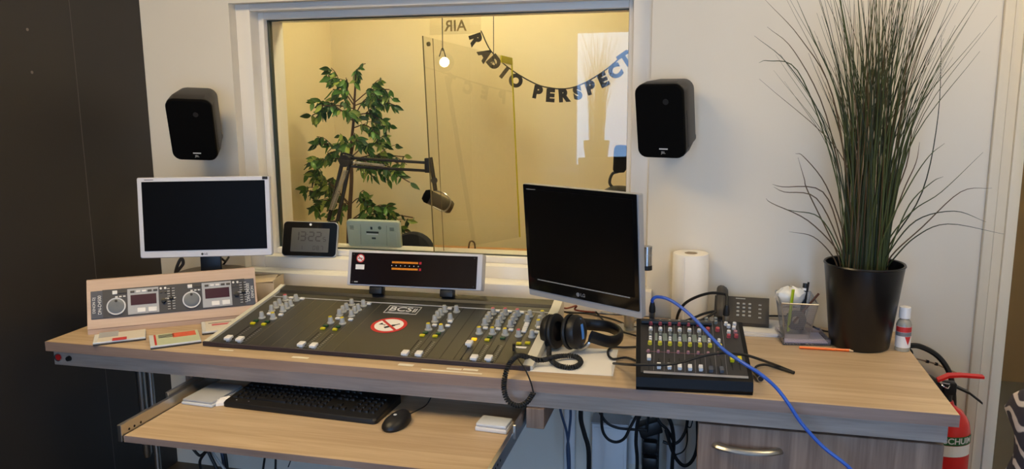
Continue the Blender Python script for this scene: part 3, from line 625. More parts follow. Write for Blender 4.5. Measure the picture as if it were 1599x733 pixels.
# ------------------------------------------------------------------ clock on the sill
ck = thing('desk_clock', 'black digital clock with a grey display leaning on the window sill', 'clock', (-1.478, .058, .950), (R(-18.5), R(1.5), R(10.7)))
part(ck, 'case', B().loft([[Vector((x, y, z)) for x, z in rrect(.212*s, .136*s, .016, 6)] for y, s in ((.026, .93), (.022, .985), (.004, 1), (.001, .995))]), SILV)
part(ck, 'front', B().prism(rrect(.207, .131, .0145, 6), XZ(-.0025), .0035), BLKG)
part(ck, 'display', B().prism(rrect(.146, .092, .001, 1), XZ(-.0034), .001), mat('grey_lcd', (92, 92, 90), .35), loc=(.002, 0, -.004))
LCD = mat('lcd_segment', (62, 61, 59), .4)
def seg7(d, x, z, w_, h_, t_=.005):
    b_ = B(); on = {'1': 'bc', '2': 'abged', '3': 'abgcd', '5': 'afgcd', '7': 'abc', '0': 'abcdef', '8': 'abcdefg'}[d]
    R_ = {'a': (0, h_, 1), 'g': (0, 0, 1), 'd': (0, -h_, 1), 'f': (-w_, h_/2, 0), 'b': (w_, h_/2, 0), 'e': (-w_, -h_/2, 0), 'c': (w_, -h_/2, 0)}
    for k in on:
        ox, oz, hor = R_[k]; dx, dz = (w_*.85, t_/2) if hor else (t_/2, h_/2*.85)
        b_.b2((x+ox-dx, -.0039, z+oz-dz), (x+ox+dx, -.0034, z+oz+dz))
    return b_
for d, x in (('1', -.052), ('3', -.026), ('2', .006), ('2', .034)): part(ck, 'digit', seg7(d, x, .010, .0095, .0165), LCD)
part(ck, 'digit', seg7('5', .0575, .000, .005, .008, .003), LCD)
for d, x in (('1', -.03), ('0', .02), ('8', .034), ('7', .05)): part(ck, 'digit', seg7(d, x, -.034, .004, .007, .0025), LCD)
part(ck, 'colon', B().b2((-.0115, -.0039, .015), (-.0085, -.0034, .018)).b2((-.0115, -.0039, .002), (-.0085, -.0034, .005)), LCD)
part(ck, 'light_sensor', B().cyl((.0, -.0026, .056), (.0, -.0034, .056), .0048, seg=16), WPL)
part(ck, 'prop', B().b2((-.03, .026, -.062), (.03, .06, -.052), .002), SILV)
# ------------------------------------------------------------------ paper and headphones
solo('paper_sheet', B().box((-.355, -.54, .7512), (.235, .225, .0008), rot=(0, 0, R(3))), PAPER, 'white sheet of paper under the headphones', 'paper', loc=(-.355, -.54, .7506))
hp = thing('headphones', 'black headphones with blue tape lying on the white paper', 'headphones', (-.40, -.47, .7517))
ax = Vector((.93, -.30, .12)).normalized()
c1 = Vector((-.424, -.452, .805)); c2 = c1+ax*.052
LEA = mat('black_leatherette', (17, 16, 17), .45, var=.2, scale=80, bump=.2)
for c, s in ((c1, -1), (c2, 1)):
    e = part(hp, 'ear_cup', B().rev([(.001, .0), (.044, .0), (.049, .004), (.050, .014), (.045, .024), (.030, .030), (.001, .031)], c+ax*(s*.004), ax*s, 32), LEA, True)
    link('cushion', B().rev([(.030, -.002), (.042, -.004), (.0505, -.001), (.0525, .004), (.050, .009), (.03, .008)], c-ax*(s*.006), ax*s, 32, False).mesh('cushion', mw(hp).inverted()), BLKR, e)
# tape across the outer shell
u_ = Vector((0, 0, 1)); u_ = (u_-ax*u_.dot(ax)).normalized(); v_ = ax.cross(u_)
tp = [c2+ax*(.0362-.0055*(abs(k)/4)**2)+u_*(k*.0095)+v_*(-.004) for k in range(-4, 5)]
part(hp, 'tape', B().loft([[p-v_*.0065, p+v_*.0065, p+v_*.0065-ax*.004, p-v_*.0065-ax*.004] for p in tp]), mat('blue_tape', (96, 160, 232), .5, var=.05), True, label='strip of light blue tape')
yk = B().tube([c2+ax*.012-u_*.047+v_*.0, c2+ax*.03-u_*.048, c2+ax*.05-u_*.035, c2+ax*.062-u_*.012+v_*-.01], .006, 8)
part(hp, 'yoke', yk, STEEL, True)
yk = B().tube([c1-ax*.012+u_*.047, c1-ax*.03+u_*.03, c1+Vector((-.0, .045, .02)), c1+Vector((.04, .07, .01))], .006, 8)
part(hp, 'yoke', yk, BLK, True)
band = [c1+Vector((.035, .065, .012)), Vector((-.345, -.345, .800)), Vector((-.285, -.345, .797)), Vector((-.245, -.385, .793)), Vector((-.240, -.425, .789)), Vector((-.265, -.455, .785)), c2+ax*.06-u_*.012]
def strap(P_, w_, th):
    Q = spline(P_, 6); out = []
    for i, p in enumerate(Q):
        d = (Q[min(i+1, len(Q)-1)]-Q[max(i-1, 0)]).normalized(); n_ = d.cross(Vector((0, 0, 1))).normalized(); z_ = n_.cross(d)
        out.append([p+n_*(th/2*math.cos(t))+z_*(w_/2*math.sin(t)) for t in (2*math.pi*k/10 for k in range(10))])
    return B().loft(out)
part(hp, 'headband', strap(band, .036, .017), LEA, True)
# coiled lead: over the desk front and back to a jack in the console
def coil(P_, r, R_, turns, seg=6, step=14):
    Q = spline(P_, 24); L = [0]
    for i in range(1, len(Q)): L.append(L[-1]+(Q[i]-Q[i-1]).length)
    n = int(turns*step); out = []; j = 0; a = None
    for k in range(n+1):
        s = L[-1]*k/n
        while j < len(L)-2 and L[j+1] < s: j += 1
        t = (s-L[j])/max(1e-9, L[j+1]-L[j]); p = Q[j].lerp(Q[j+1], t); d = (Q[j+1]-Q[j]).normalized()
        a = d.orthogonal().normalized() if a is None else (a-d*a.dot(d)).normalized(); b_ = d.cross(a); th = 2*math.pi*k/step
        out.append(p+(a*math.cos(th)+b_*math.sin(th))*R_)
    return B().tube(out, r, seg, 1)
YH = -.742
P_ = [A(857, 543, y=-.51), A(859, 560, z=.762), A(872, 571, z=.760), A(895, 574, z=.759), A(907, 566, z=.759), A(898, 557, z=.761), A(872, 557, z=.765), A(845, 563, z=.772), A(826, 559, y=-.60), A(810, 556, y=-.66), A(797, 566, y=-.715), A(789, 586, y=YH), A(787, 608, y=YH), A(793, 626, y=YH), A(808, 634, y=YH), A(822, 629, y=YH), A(833, 614, y=YH)]
cc = part(hp, 'coiled_lead', coil(P_, .0026, .0050, 120), BLKR, True)
link('straight_lead', B().tube([A(833, 614, y=YH), A(829, 598, y=YH), A(820, 577, y=-.735), A(810, 562, y=-.69), cl(803, 552)+Vector(con.location)+Vector((0, 0, .018))], .0022, 6).mesh('straight_lead', mw(hp).inverted()), BLKR, cc)
jp = cl(803, 548)+Vector(con.location)
link('jack_plug', B().cyl(jp, jp+CN*.022, .0055, .0045, 12).mesh('jack_plug', mw(hp).inverted()), BLK, cc)
# ------------------------------------------------------------------ cables between headphones and monitor
def wire(name, pts, r, m_, label, cat='cable', group=None): return solo(name, B().tube(pts, r, 7), m_, label, cat, group, loc=pts[0])
wire('patch_cable', [A(872, 478, z=.80), A(884, 482, z=.785), A(900, 478, z=.79), A(898, 484, z=.775), A(915, 487, z=.765), A(930, 488, z=.762)], .0032, mat('red_brown_cable', (120, 52, 34), .5), 'red brown cable tangled behind the headphones')
wire('patch_cable', [A(876, 486, z=.78), A(890, 489, z=.76), A(915, 490, z=.758), A(936, 494, z=.756), A(960, 500, z=.756), A(985, 510, z=.756), A(1003, 512, z=.757)], .0032, BLKR, 'black cable running under the monitor to the small mixer')
wire('patch_cable', [A(930, 487, z=.775), A(938, 496, z=.757), A(950, 508, z=.756), A(970, 518, z=.756), A(1002, 527, z=.757)], .003, BLKR, 'black cable curving from the monitor foot to the mixer')
wire('patch_cable', [A(938, 488, z=.77), A(955, 490, z=.765), A(968, 487, z=.77), A(978, 497, z=.757), A(990, 504, z=.757)], .003, KGREY, 'grey cable below the black monitor')
wire('mixer_lead', [A(1000, 542, z=.757), A(975, 543, z=.7565), A(955, 543, z=.7568), A(949, 552, z=.7565), A(957, 561, z=.7565), A(978, 559, z=.757), A(1000, 566, z=.757)], .0034, BLKR, 'black cable looped on the desk left of the small mixer')
t = thing('cable_adapter', 'small grey adapter block with a red socket under the black monitor', 'adapter', A(985, 500, z=.7505))
part(t, 'body', B().b2((-.022, -.012, 0), (.022, .012, .022), .003), KGREY); part(t, 'socket', B().b2((-.006, -.0128, .006), (.012, -.0118, .017)), REDM)
# ------------------------------------------------------------------ small mixer
MT = R(18.1)
mx = thing('audio_mixer', 'small black mixer with rows of coloured knobs and white faders', 'mixer', (-.022, -.71, .7506), (0, 0, R(5.4)))
MI = mw(mx)
D_, ZF, ZR = .236, .040, .040+.236*math.tan(MT)
mp0 = MI @ Vector((0, 0, ZF)); mn = (MI.to_3x3() @ Vector((0, -math.sin(MT), math.cos(MT)))).normalized()
def mp(cx, cy): return MI.inverted() @ AP(cx/5.235+990, cy/5.235+480, mp0, mn)
side = [(-.006, 0), (-.012, .010), (-.008, ZF-.006), (0, ZF), (D_, ZR), (D_+.008, ZR-.006), (D_+.008, .0)]
part(mx, 'body', B().loft([[Vector((x, y, z)) for y, z in side] for x in (-.143, -.1415, .1415, .143)]), mat('mixer_case', (15, 14, 15), .5, var=.1, spec=.2), smooth=20)
MPNL = mat('mixer_panel', (46, 44, 44), .45, var=.1)
part(mx, 'panel', B().loft([[Vector((x, .006, ZF+.006*math.tan(MT)+.0002)), Vector((x, D_-.004, ZR-.004*math.tan(MT)+.0002)), Vector((x, D_-.004, ZR-.004*math.tan(MT)+.001)), Vector((x, .006, ZF+.006*math.tan(MT)+.001))] for x in (-.132, .132)]), MPNL, smooth=0)
def mflat(name, cx0, cy0, cx1, cy1, m_, hgt=.0006, w=None):
    a, b_ = mp(cx0, cy0), mp(cx1, cy1); c = (a+b_)/2; L = math.hypot(b_.x-a.x, (b_.y-a.y)/math.cos(MT)); ang = math.atan2((b_.y-a.y)/math.cos(MT), b_.x-a.x)
    e = Euler((MT, 0, 0)).to_matrix() @ Euler((0, 0, ang)).to_matrix()
    return part(mx, name, B().b2((-L/2, -w/2, .0008), (L/2, w/2, .0008+hgt)), m_, loc=c, rot=e.to_euler())
mflat('lip_strip', 78, 532, 935, 578, mat('lip_grey', (150, 148, 150), .4), w=.009)
GB = mat('mixer_green_band', (120, 132, 124), .5, var=.05)
for i in range(8):
    x0 = 172+81*i if i < 7 else 0
    if i < 6: mflat('print_band', 172+80*i-(18 if i else 0), 244+3.5*i, 172+80*i+20, 245+3.5*i, GB, w=.034 if i != 5 else .03)
for i in range(1, 9):
    xa = 172+77.5*(i-1); xb = 160+86*(i-1)
    mflat('channel_line', xa, 98+i*1.5, xb, 515+i*5, mat('line_grey', (130, 126, 128), .5), w=.0009)
mflat('row_line', 95, 362, 610, 392, mat('row_line_mauve', (120, 84, 92), .5), w=.0022)
sk = B().rev([(.0052, 0), (.0046, .009), (.003, .010), (.001, .010)], seg=12).mesh('knob')
rowm = {}
def mknob(cx, cy, m_, s=1):
    if m_.name not in rowm:
        me = sk.copy(); me.materials.append(m_); rowm[m_.name] = me
    o = link('knob', rowm[m_.name], None, mx, mp(cx, cy), (MT, 0, 0)); o.scale = (s, s, s)
RC = mat('mixer_red_cap', (170, 74, 80), .4); WC = mat('mixer_white_cap', (214, 214, 216), .4); DC = mat('mixer_grey_cap', (120, 124, 122), .4); YC = mat('mixer_yellow_cap', (206, 196, 60), .4); PKC = mat('mixer_pink_cap', (164, 120, 130), .4)
for i in range(8):
    if i < 6:
        mknob(137+77*i, 142+2.2*i, RC, 1.1); mknob(137+77*i, 124+2.2*i, WC, .9)
    else:
        for dy in (0, 28): mknob(590+77*(i-6), 108+dy, DC, 1)
        mknob(602+80*(i-6), 196, RC, 1.2)
    if i < 6: mknob(136+79*i, 190+3.2*i, WC, 1.1)
    for k, yy in enumerate((213, 232, 252, 270)):
        if i < 6 or k > 1: mknob(134+80*i, yy+3.3*i+(6 if k > 1 else 0), DC if k in (0, 1) else WC, .85)
    mknob(130+81.7*i, 304+3.6*i, YC, 1.1)
    mknob(116+81.5*i, 368+3*i, PKC, .8)
for x, y, m_ in ((750, 148, WC), (772, 168, WC), (820, 150, WC), (815, 182, WC), (773, 215, WC), (828, 216, PKC), (773, 248, RC), (835, 248, RC)): mknob(x, y, m_, 1.05)
fc = B().loft([[Vector((x*s, y, z)) for x, y in rrect(.0108, .0165, .0015, 2)] for z, s in ((0, .8), (.004, 1), (.010, .9))]).mesh('fader_cap')
fmesh = {}
for cx, cy, m_ in [(122, 424, WPL), (203, 494, WPL), (289, 497, WPL), (373, 502, WPL), (457, 508, WPL), (545, 512, WPL), (628, 522, mat('fader_slate', (86, 90, 98), .4)), (715, 525, MATS['fader_slate']), (800, 440, YELB), (862, 441, YELB)]:
    if m_.name not in fmesh:
        me = fc.copy(); me.materials.append(m_); fmesh[m_.name] = me
    link('fader_cap', fmesh[m_.name], None, mx, mp(cx, cy), (MT, 0, 0))
    base = mp(cx, 470)
    part(mx, 'fader_slot', B().b2((-.0012, -.024, .0008), (.0012, .024, .0014)), INK, loc=base, rot=(MT, 0, 0))
part(mx, 'rear_sockets', B().b2((-.13, D_-.03, ZR-.004), (.06, D_-.008, ZR+.004), .001, 1), BLK)
# XLR plugs standing in the mixer
def xlr(px, py, label, cable, m_, r):
    f = MI @ mp((px-990)*5.235, (py-480)*5.235)
    t = thing('xlr_cable', label, 'cable', f)
    part(t, 'plug', B().rev([(.0085, .002), (.0088, .02), (.0088, .022)], f, mn, 16), STEEL, True)
    part(t, 'boot', B().rev([(.0092, .022), (.0088, .035), (.0055, .052), (.004, .054)], f, mn, 16), BLKR, True)
    part(t, 'lead', B().tube([f+mn*.052]+cable, r, 8), m_, True)
    return t
yb = lambda px, py, y: A(px, py, y=y)
t = xlr(1018, 497, 'blue microphone cable arching over the mixer and off the desk front', [yb(1019, 468, -.505), yb(1026, 464, -.505), yb(1042, 467, -.52), yb(1062, 479, -.55), yb(1085, 499, -.59), yb(1108, 524, -.64), yb(1132, 548, -.69), yb(1160, 567, -.735), yb(1188, 585, -.76), yb(1212, 606, -.78), yb(1232, 632, -.79), yb(1252, 662, -.795), yb(1285, 698, -.80), yb(1330, 735, -.81), yb(1370, 790, -.80)], BLUE, .0045)
t = xlr(1133, 502, 'black microphone cable arching from the mixer to behind the monitor', [yb(1135, 462, -.46), yb(1128, 459, -.45), yb(1110, 458, -.43), yb(1088, 464, -.40), yb(1070, 474, -.37), yb(1060, 488, -.35), yb(1056, 504, -.34), Vector((-.085, -.33, .785)), Vector((-.09, -.32, .757)), Vector((-.13, -.30, .7555))], BLKR, .0042)
wire('mixer_lead', [A(1060, 505, y=-.30), A(1080, 498, y=-.28), A(1100, 490, y=-.26), A(1118, 487, y=-.25), A(1095, 500, y=-.28), A(1070, 505, y=-.3), (-.07, -.33, .80), (-.075, -.36, .757)], .004, BLKR, 'black cable bunched behind the small mixer')
wire('mixer_lead', [A(958, 568, z=.758), A(985, 570, y=-.735), A(1010, 570, y=-.74), A(1040, 570, y=-.735), A(1065, 566, y=-.715), A(1088, 559, y=-.70), A(1115, 553, y=-.69), A(1140, 552, y=-.67), A(1165, 555, y=-.645), A(1190, 563, y=-.62), A(1215, 572, z=.757), A(1240, 582, z=.755)], .0036, BLKR, 'black cable lying across the faders of the small mixer')
t = thing('xlr_cable', 'short black cable with a silver connector right of the mixer', 'cable', A(1183, 590, z=.7585))
part(t, 'lead', B().tube([A(1240, 583, z=.7545), A(1215, 575, z=.7545), A(1195, 570, z=.758), A(1181, 573, z=.762), A(1180, 582, z=.760)], .0036, 7), BLKR, True)
p0 = A(1179, 580, z=.760); p1 = A(1188, 592, z=.7595)
part(t, 'plug', B().cyl(p0, p1, .0085, seg=16), STEEL, True); part(t, 'socket_face', B().cyl(p1, p1+(p1-p0).normalized()*.0006, .007, seg=16), INK, True)
# ------------------------------------------------------------------ telephone on papers
for i, (x0, x1, y0, y1, rz) in enumerate(((.02, .215, -.20, -.02, 4), (.05, .235, -.19, -.03, -6))):
    solo('paper_stack', B().box(((x0+x1)/2, (y0+y1)/2, .7535+i*.0065), (x1-x0, y1-y0, .0055), rot=(0, 0, R(rz))), PAPER, ('lower white papers under the telephone', 'upper white papers under the telephone')[i], 'paper', loc=((x0+x1)/2, (y0+y1)/2, .7507+i*.0065))
ph = thing('desk_telephone', 'dark grey push-button telephone behind the small mixer', 'telephone', (.112, -.105, .7637), (0, 0, R(-2)))
PT = R(42)
part(ph, 'body', B().loft([[Vector((x, y, z)) for y, z in ((-.03, 0), (-.034, .012), (-.030, .018), (.038, .078), (.046, .076), (.052, .05), (.052, 0))] for x in (-.085, .083)]), mat('phone_grey', (60, 56, 52), .45, var=.06), smooth=15)
kc = Vector((.03, .0, 0))
fcn = lambda u, v: Vector((u, -.030+v*.76, .018+v*.67))
for r in range(4):
    for c in range(3): part(ph, 'key', B().box((0, 0, .002), (.0085, .0065, .004), .001, 1), KGREY, loc=fcn(-.012+c*.018, .018+r*.0145), rot=(PT, 0, 0))
for r in range(4): part(ph, 'key', B().box((0, 0, .0015), (.009, .004, .003), .0006, 1), KGREY, loc=fcn(.055, .014+r*.0155), rot=(PT, 0, 0))
part(ph, 'name_strip', B().box((0, 0, .0006), (.03, .003, .0008)), KGREY, loc=fcn(-.005, .082), rot=(PT, 0, 0))
hs = [fcn(-.062, v)+Vector((0, -.012*k, .016*k)) for v, k in ((-.002, .7), (.02, 1.2), (.05, 1.3), (.08, 1.2), (.098, .8))]
part(ph, 'handset', B().tube(hs, .0205, 12, 5, flat=.8), MATS['phone_grey'])
wire('phone_cord', [(.19, -.075, .785), (.225, -.06, .783), (.27, -.05, .782)], .003, BLKR, 'black cord leaving the telephone towards the pen holder')
wire('black_cable', [(.285, -.06, .785), (.33, -.10, .765), (.37, -.115, .757), (.41, -.075, .757)], .003, BLKR, 'black cord behind the pen holder and the plant pot')
# ------------------------------------------------------------------ paper towel
t = thing('paper_towel_roll', 'white paper towel roll standing against the wall', 'paper roll', (-.052, -.072, .7505))
part(t, 'sheets', B().rev([(.021, .001), (.0565, 0), (.0575, .004), (.0575, .226), (.0555, .2295), (.021, .2295)], seg=40, cap=False), mat('towel_paper', (244, 238, 228), .9, var=.02, scale=90, bump=.15))
part(t, 'core', B().rev([(.0195, 0), (.0195, .2285), (.021, .2285), (.021, 0)], seg=30, cap=False), CARD)
part(t, 'loose_edge', B().rev([(.0583, .002), (.0583, .226)], seg=40, cap=False) if 0 else B().b2((-.0605, -.004, .0), (-.0565, .003, .226), .001, 1), MATS['towel_paper'], rot=(0, 0, R(70)))
# ------------------------------------------------------------------ pen holder on an acrylic tray
ACR = glass('clear_acrylic', (.94, .93, .97), 1.45, haze=.12, hazecol=(214, 210, 220))
tr = thing('acrylic_tray', 'clear purple tinted acrylic tray under the wire pen holder', 'tray', (.286, -.20, .7506), (0, 0, R(8)))
part(tr, 'base', B().b2((-.068, -.058, 0), (.068, .058, .006), .001, 1), ACR)
b = B()
for lo, hi in (((-.068, -.058, .006), (.068, -.054, .018)), ((-.068, .054, .006), (.068, .058, .022)), ((-.068, -.054, .006), (-.064, .054, .022)), ((.064, -.054, .006), (.068, .054, .02))): b.b2(lo, hi)
part(tr, 'rim', b, ACR)
part(tr, 'insert', B().b2((-.062, -.052, .0062), (.062, .052, .0085)), mat('lilac_card', (196, 190, 206), .6, var=.05))
cp = thing('wire_pen_holder', 'square silver wire mesh pen holder left of the plant pot', 'pen holder', (.265, -.19, .7595), (0, 0, R(6)))
def meshmat():
    m_ = bpy.data.materials.new('wire_mesh'); m_.use_nodes = True; nt = m_.node_tree; nt.nodes.clear()
    o = nt.nodes.new('ShaderNodeOutputMaterial'); p = nt.nodes.new('ShaderNodeBsdfPrincipled'); p.inputs['Base Color'].default_value = rgb((150, 150, 148)); p.inputs['Metallic'].default_value = .7; p.inputs['Roughness'].default_value = .4
    t_ = nt.nodes.new('ShaderNodeBsdfTransparent'); mx_ = nt.nodes.new('ShaderNodeMixShader'); tc = nt.nodes.new('ShaderNodeTexCoord'); sp_ = nt.nodes.new('ShaderNodeSeparateXYZ'); nt.links.new(tc.outputs['Object'], sp_.inputs[0])
    outs = []
    ad = nt.nodes.new('ShaderNodeMath'); ad.operation = 'ADD'; nt.links.new(sp_.outputs['X'], ad.inputs[0]); nt.links.new(sp_.outputs['Y'], ad.inputs[1])
    for src, k in ((ad.outputs[0], 330), (sp_.outputs['Z'], 330)):
        a_ = nt.nodes.new('ShaderNodeMath'); a_.operation = 'MULTIPLY'; a_.inputs[1].default_value = k; nt.links.new(src, a_.inputs[0])
        f_ = nt.nodes.new('ShaderNodeMath'); f_.operation = 'FRACT'; nt.links.new(a_.outputs[0], f_.inputs[0])
        g_ = nt.nodes.new('ShaderNodeMath'); g_.operation = 'LESS_THAN'; g_.inputs[1].default_value = .27; nt.links.new(f_.outputs[0], g_.inputs[0]); outs.append(g_.outputs[0])
    mm = nt.nodes.new('ShaderNodeMath'); mm.operation = 'MAXIMUM'; nt.links.new(outs[0], mm.inputs[0]); nt.links.new(outs[1], mm.inputs[1])
    nt.links.new(mm.outputs[0], mx_.inputs[0]); nt.links.new(t_.outputs[0], mx_.inputs[1]); nt.links.new(p.outputs[0], mx_.inputs[2]); nt.links.new(mx_.outputs[0], o.inputs[0]); return m_
WM = meshmat(); b0, b1, hh = .034, .052, .112
sq = lambda s, z, dz=0: [Vector((-s, -s, z)), Vector((s, -s, z)), Vector((s, s, z+dz)), Vector((-s, s, z+dz))]
part(cp, 'mesh_wall', B().loft([sq(b0, .002), sq(b1, hh, .014)], False), WM, smooth=0)
part(cp, 'rim', B().tube(sq(b1, hh, .014), .0026, 8, 1, True), STEEL)
part(cp, 'base_band', B().loft([sq(b0+.001, 0), sq(b0+.002, .016)]), STEEL, smooth=0)
for sx, sy in ((-1, -1), (1, -1), (1, 1), (-1, 1)): part(cp, 'corner_wire', B().cyl((sx*b0, sy*b0, .002), (sx*b1, sy*b1, hh+(.014 if sy > 0 else 0)), .0016, seg=8), STEEL)
cpm = mw(cp)
def incup(name, bb, m_, label, cat): return solo(name, bb, m_, label, cat, loc=cpm @ Vector((0, 0, .02)))
w_ = lambda x, y, z: cpm @ Vector((x, y, z))
incup('highlighter', B().tube([w_(-.022, -.016, .018), w_(-.020, -.022, .08), w_(-.016, -.027, .150)], .0058, 8, 3, flat=.6), mat('lime_plastic', (176, 196, 30), .4), 'flat lime green marker standing in the pen holder', 'pen')
t = thing('black_pen', 'thick black pen with a white band in the pen holder', 'pen', w_(.028, .02, .02))
part(t, 'barrel', B().cyl(w_(.02, .01, .016), w_(.030, .024, .158), .008, seg=14), BLK, True); part(t, 'clip', B().box(w_(.034, .012, .150), (.005, .004, .03), rot=(0, .1, .3)), BLK, True); part(t, 'band', B().cyl(w_(.0275, .0205, .137), w_(.0283, .0215, .144), .0085, seg=14), WPL, True)
incup('brown_pencil', B().cyl(w_(-.02, .0, .02), w_(.062, -.01, .136), .0038, .0034, 8), mat('brown_lacquer', (96, 58, 40), .4), 'brown pencil leaning out of the right side of the pen holder', 'pencil')
incup('tape_roll', B().rev([(.012, -.006), (.030, -.006), (.030, .006), (.012, .006)], w_(-.001, -.012, .052), (.1, -1, .25), 28, False), DGREY, 'grey tape roll inside the pen holder', 'tape')
bag = []
for k, (z, r) in enumerate(((.090, .030), (.112, .044), (.128, .044), (.140, .028), (.146, .008))):
    bag.append([w_(-.015+r*math.cos(t)*(1+.12*math.sin(5*t+k)), .018+r*.6*math.sin(t)*(1+.12*math.cos(4*t+2*k)), z+.006*math.sin(3*t+k)) for t in (2*math.pi*i/18 for i in range(18))])
incup('plastic_bag', B().loft(bag), mat('crumpled_film', (222, 220, 214), .3, var=.1), 'crumpled white plastic bag stuffed in the pen holder', 'bag')
# pencil on the desk
p0, p1 = A(1248, 543, z=.7548), A(1326, 547.5, z=.7548); p2 = A(1335, 549, z=.7548); dd = (p1-p0).normalized()
t = thing('orange_pencil', 'bright orange pencil lying in front of the plant pot', 'pencil', (p0.x, p0.y, .7506))
part(t, 'shaft', B().cyl(p0, p1, .0042, seg=6), mat('orange_lacquer', (244, 106, 26), .35), True, smooth=0)
part(t, 'point', B().cyl(p1, p2-dd*.004, .004, .0015, 8), mat('bare_wood', (222, 190, 146), .6), True); part(t, 'lead', B().cyl(p2-dd*.004, p2, .0014, .0003, 8), INK, True)
# ------------------------------------------------------------------ grass plant in its pot
def grass_plant(label, c, seed, zt, n=210, scale=1, group='black pots of tall ornamental grass', strays=True):
    rnd = random.Random(seed)
    t = thing('potted_grass', label, 'potted plant', c, (0, 0, 0), group)
    part(t, 'pot', B().rev([(.001, 0), (.078, 0), (.083, .006), (.109, .243), (.112, .246), (.110, .250), (.105, .248), (.103, .22), (.10, .20), (.001, .20)], seg=48), mat('pot_black', (14, 13, 14), .3, var=.08))
    part(t, 'soil', B().rev([(.001, .206), (.101, .2005), (.101, .199), (.001, .199)], seg=30), mat('soil_dark', (34, 28, 22), .9, var=.3, scale=80))
    bs = [B(), B(), B()]
    def blade(x0, y0, pts, r, k):
        Q = spline([Vector((x0, y0, .20))]+pts, 5); rings = []
        for i, p in enumerate(Q):
            d = (Q[min(i+1, len(Q)-1)]-Q[max(0, i-1)]).normalized(); a_ = d.cross(Vector((.3, 1, .1))).normalized(); b_ = d.cross(a_); f = i/(len(Q)-1); w = r*(1-.85*f**2)
            rings.append([p+a_*w, p+b_*w*.5, p-a_*w, p-b_*w*.5])
        bs[k].loft(rings)
    for i in range(n):
        a_ = rnd.uniform(0, 2*math.pi); q = math.sqrt(rnd.random())*.062
        x0, y0 = q*math.cos(a_), q*math.sin(a_)*.9
        H = rnd.uniform(.55, .95)*scale*(zt-c[2]-.2)*1.12; lean = rnd.gauss(0, .085)+x0*1.1; ly = rnd.gauss(0, .05)+y0*.6
        if i % 9 == 0: lean += rnd.choice((-1, 1))*rnd.uniform(.03, .12)
        bend = rnd.uniform(.8, 1.4)
        P_ = [Vector((x0+lean*.07*bend, y0+ly*.12, .20+H*.3)), Vector((x0+lean*.32, y0+ly*.4, .20+H*.65)), Vector((x0+lean, y0+ly, .20+H))]
        blade(x0, y0, P_, rnd.uniform(.0013, .0024), rnd.choice((0, 0, 1, 1, 2)))
    if strays:
        S_ = [[(1420, 400), (1470, 340), (1510, 268), (1547, 292)][:0]]
        for L_ in ([(1300, 400), (1270, 370), (1232, 362)], [(1310, 395), (1262, 345), (1206, 318), (1196, 310)], [(1310, 390), (1280, 340), (1240, 330), (1225, 327)], [(1315, 380), (1285, 300), (1222, 292), (1206, 288)], [(1318, 370), (1290, 290), (1255, 245), (1242, 240)], [(1305, 390), (1262, 300), (1256, 280), (1246, 246)], [(1312, 385), (1275, 310), (1225, 300), (1208, 292)],
                   [(1392, 400), (1440, 355), (1500, 300), (1549, 294)], [(1388, 395), (1430, 345), (1490, 330), (1540, 347)], [(1395, 405), (1430, 370), (1480, 350), (1568, 366)], [(1385, 380), (1425, 330), (1470, 300), (1535, 238)], [(1390, 390), (1420, 320), (1455, 285), (1473, 276)], [(1388, 385), (1440, 300), (1465, 180), (1470, 55)], [(1380, 370), (1420, 290), (1450, 245), (1475, 224)], [(1382, 380), (1410, 300), (1430, 255), (1436, 222)], [(1380, 350), (1415, 260), (1425, 190), (1428, 188)],
                   [(1320, 350), (1290, 220), (1245, 110), (1200, 95), (1185, 98)], [(1325, 340), (1285, 190), (1230, 100), (1178, 56)], [(1325, 350), (1290, 180), (1240, 80), (1198, 42)], [(1330, 340), (1300, 150), (1250, 60), (1195, 0)], [(1378, 350), (1400, 200), (1450, 80), (1492, 5)], [(1372, 340), (1390, 180), (1430, 60), (1465, -10)], [(1335, 340), (1310, 160), (1270, 60), (1240, -10)]):
            yv = rnd.uniform(-.30, -.16); W_ = [A(px, py, y=c[1]*.3+yv*.7)-Vector(c) for px, py in L_]
            x0 = max(-.06, min(.06, W_[0].x*.7)); blade(x0, rnd.uniform(-.04, .04), W_[:1]+W_[1:], .0022, rnd.choice((0, 1, 2)))
    for k, (n_, cc_) in enumerate((('grass_blades', (66, 74, 31)), ('grass_blades', (44, 51, 26)), ('grass_blades', (90, 70, 42)))):
        o = part(t, n_, bs[k], mat('grass_%d' % k, cc_, .55, var=.25, scale=12)); o['kind'] = 'stuff'
    return t
grass_plant('tall green grass plant in a black pot on the right of the desk', (.444, -.215, .7506), 3, 1.86)
# small bottle
bt_ = A(1405, 548, z=.7506); t = thing('small_bottle', 'small clear bottle with white cap and red label beside the pot', 'bottle', (.557, -.240, .7506))
part(t, 'glass', B().rev([(.001, 0), (.0195, 0), (.0205, .004), (.0205, .078), (.017, .088), (.0125, .093), (.0125, .098), (.001, .098)], seg=28), mat('bottle_plastic', (228, 222, 204), .15, trans=.6))
lb = part(t, 'label', B().rev([(.0208, .012), (.0208, .074)], seg=28, cap=False), PAPER, label='white label with red and grey print')
def wrap(z0, z1, a0, a1, r, n=10, tri=False):
    o = B(); 
    for i in range(n):
        aa, ab = a0+(a1-a0)*i/n, a0+(a1-a0)*(i+1)/n; f = lambda a: z0+(z1-z0)*abs((a-(a0+a1)/2)/((a1-a0)/2))*.999 if tri else z0
        o.quad([Vector((r*math.sin(aa), -r*math.cos(aa), f(aa))), Vector((r*math.sin(ab), -r*math.cos(ab), f(ab))), Vector((r*math.sin(ab), -r*math.cos(ab), z1)), Vector((r*math.sin(aa), -r*math.cos(aa), z1))])
    return o
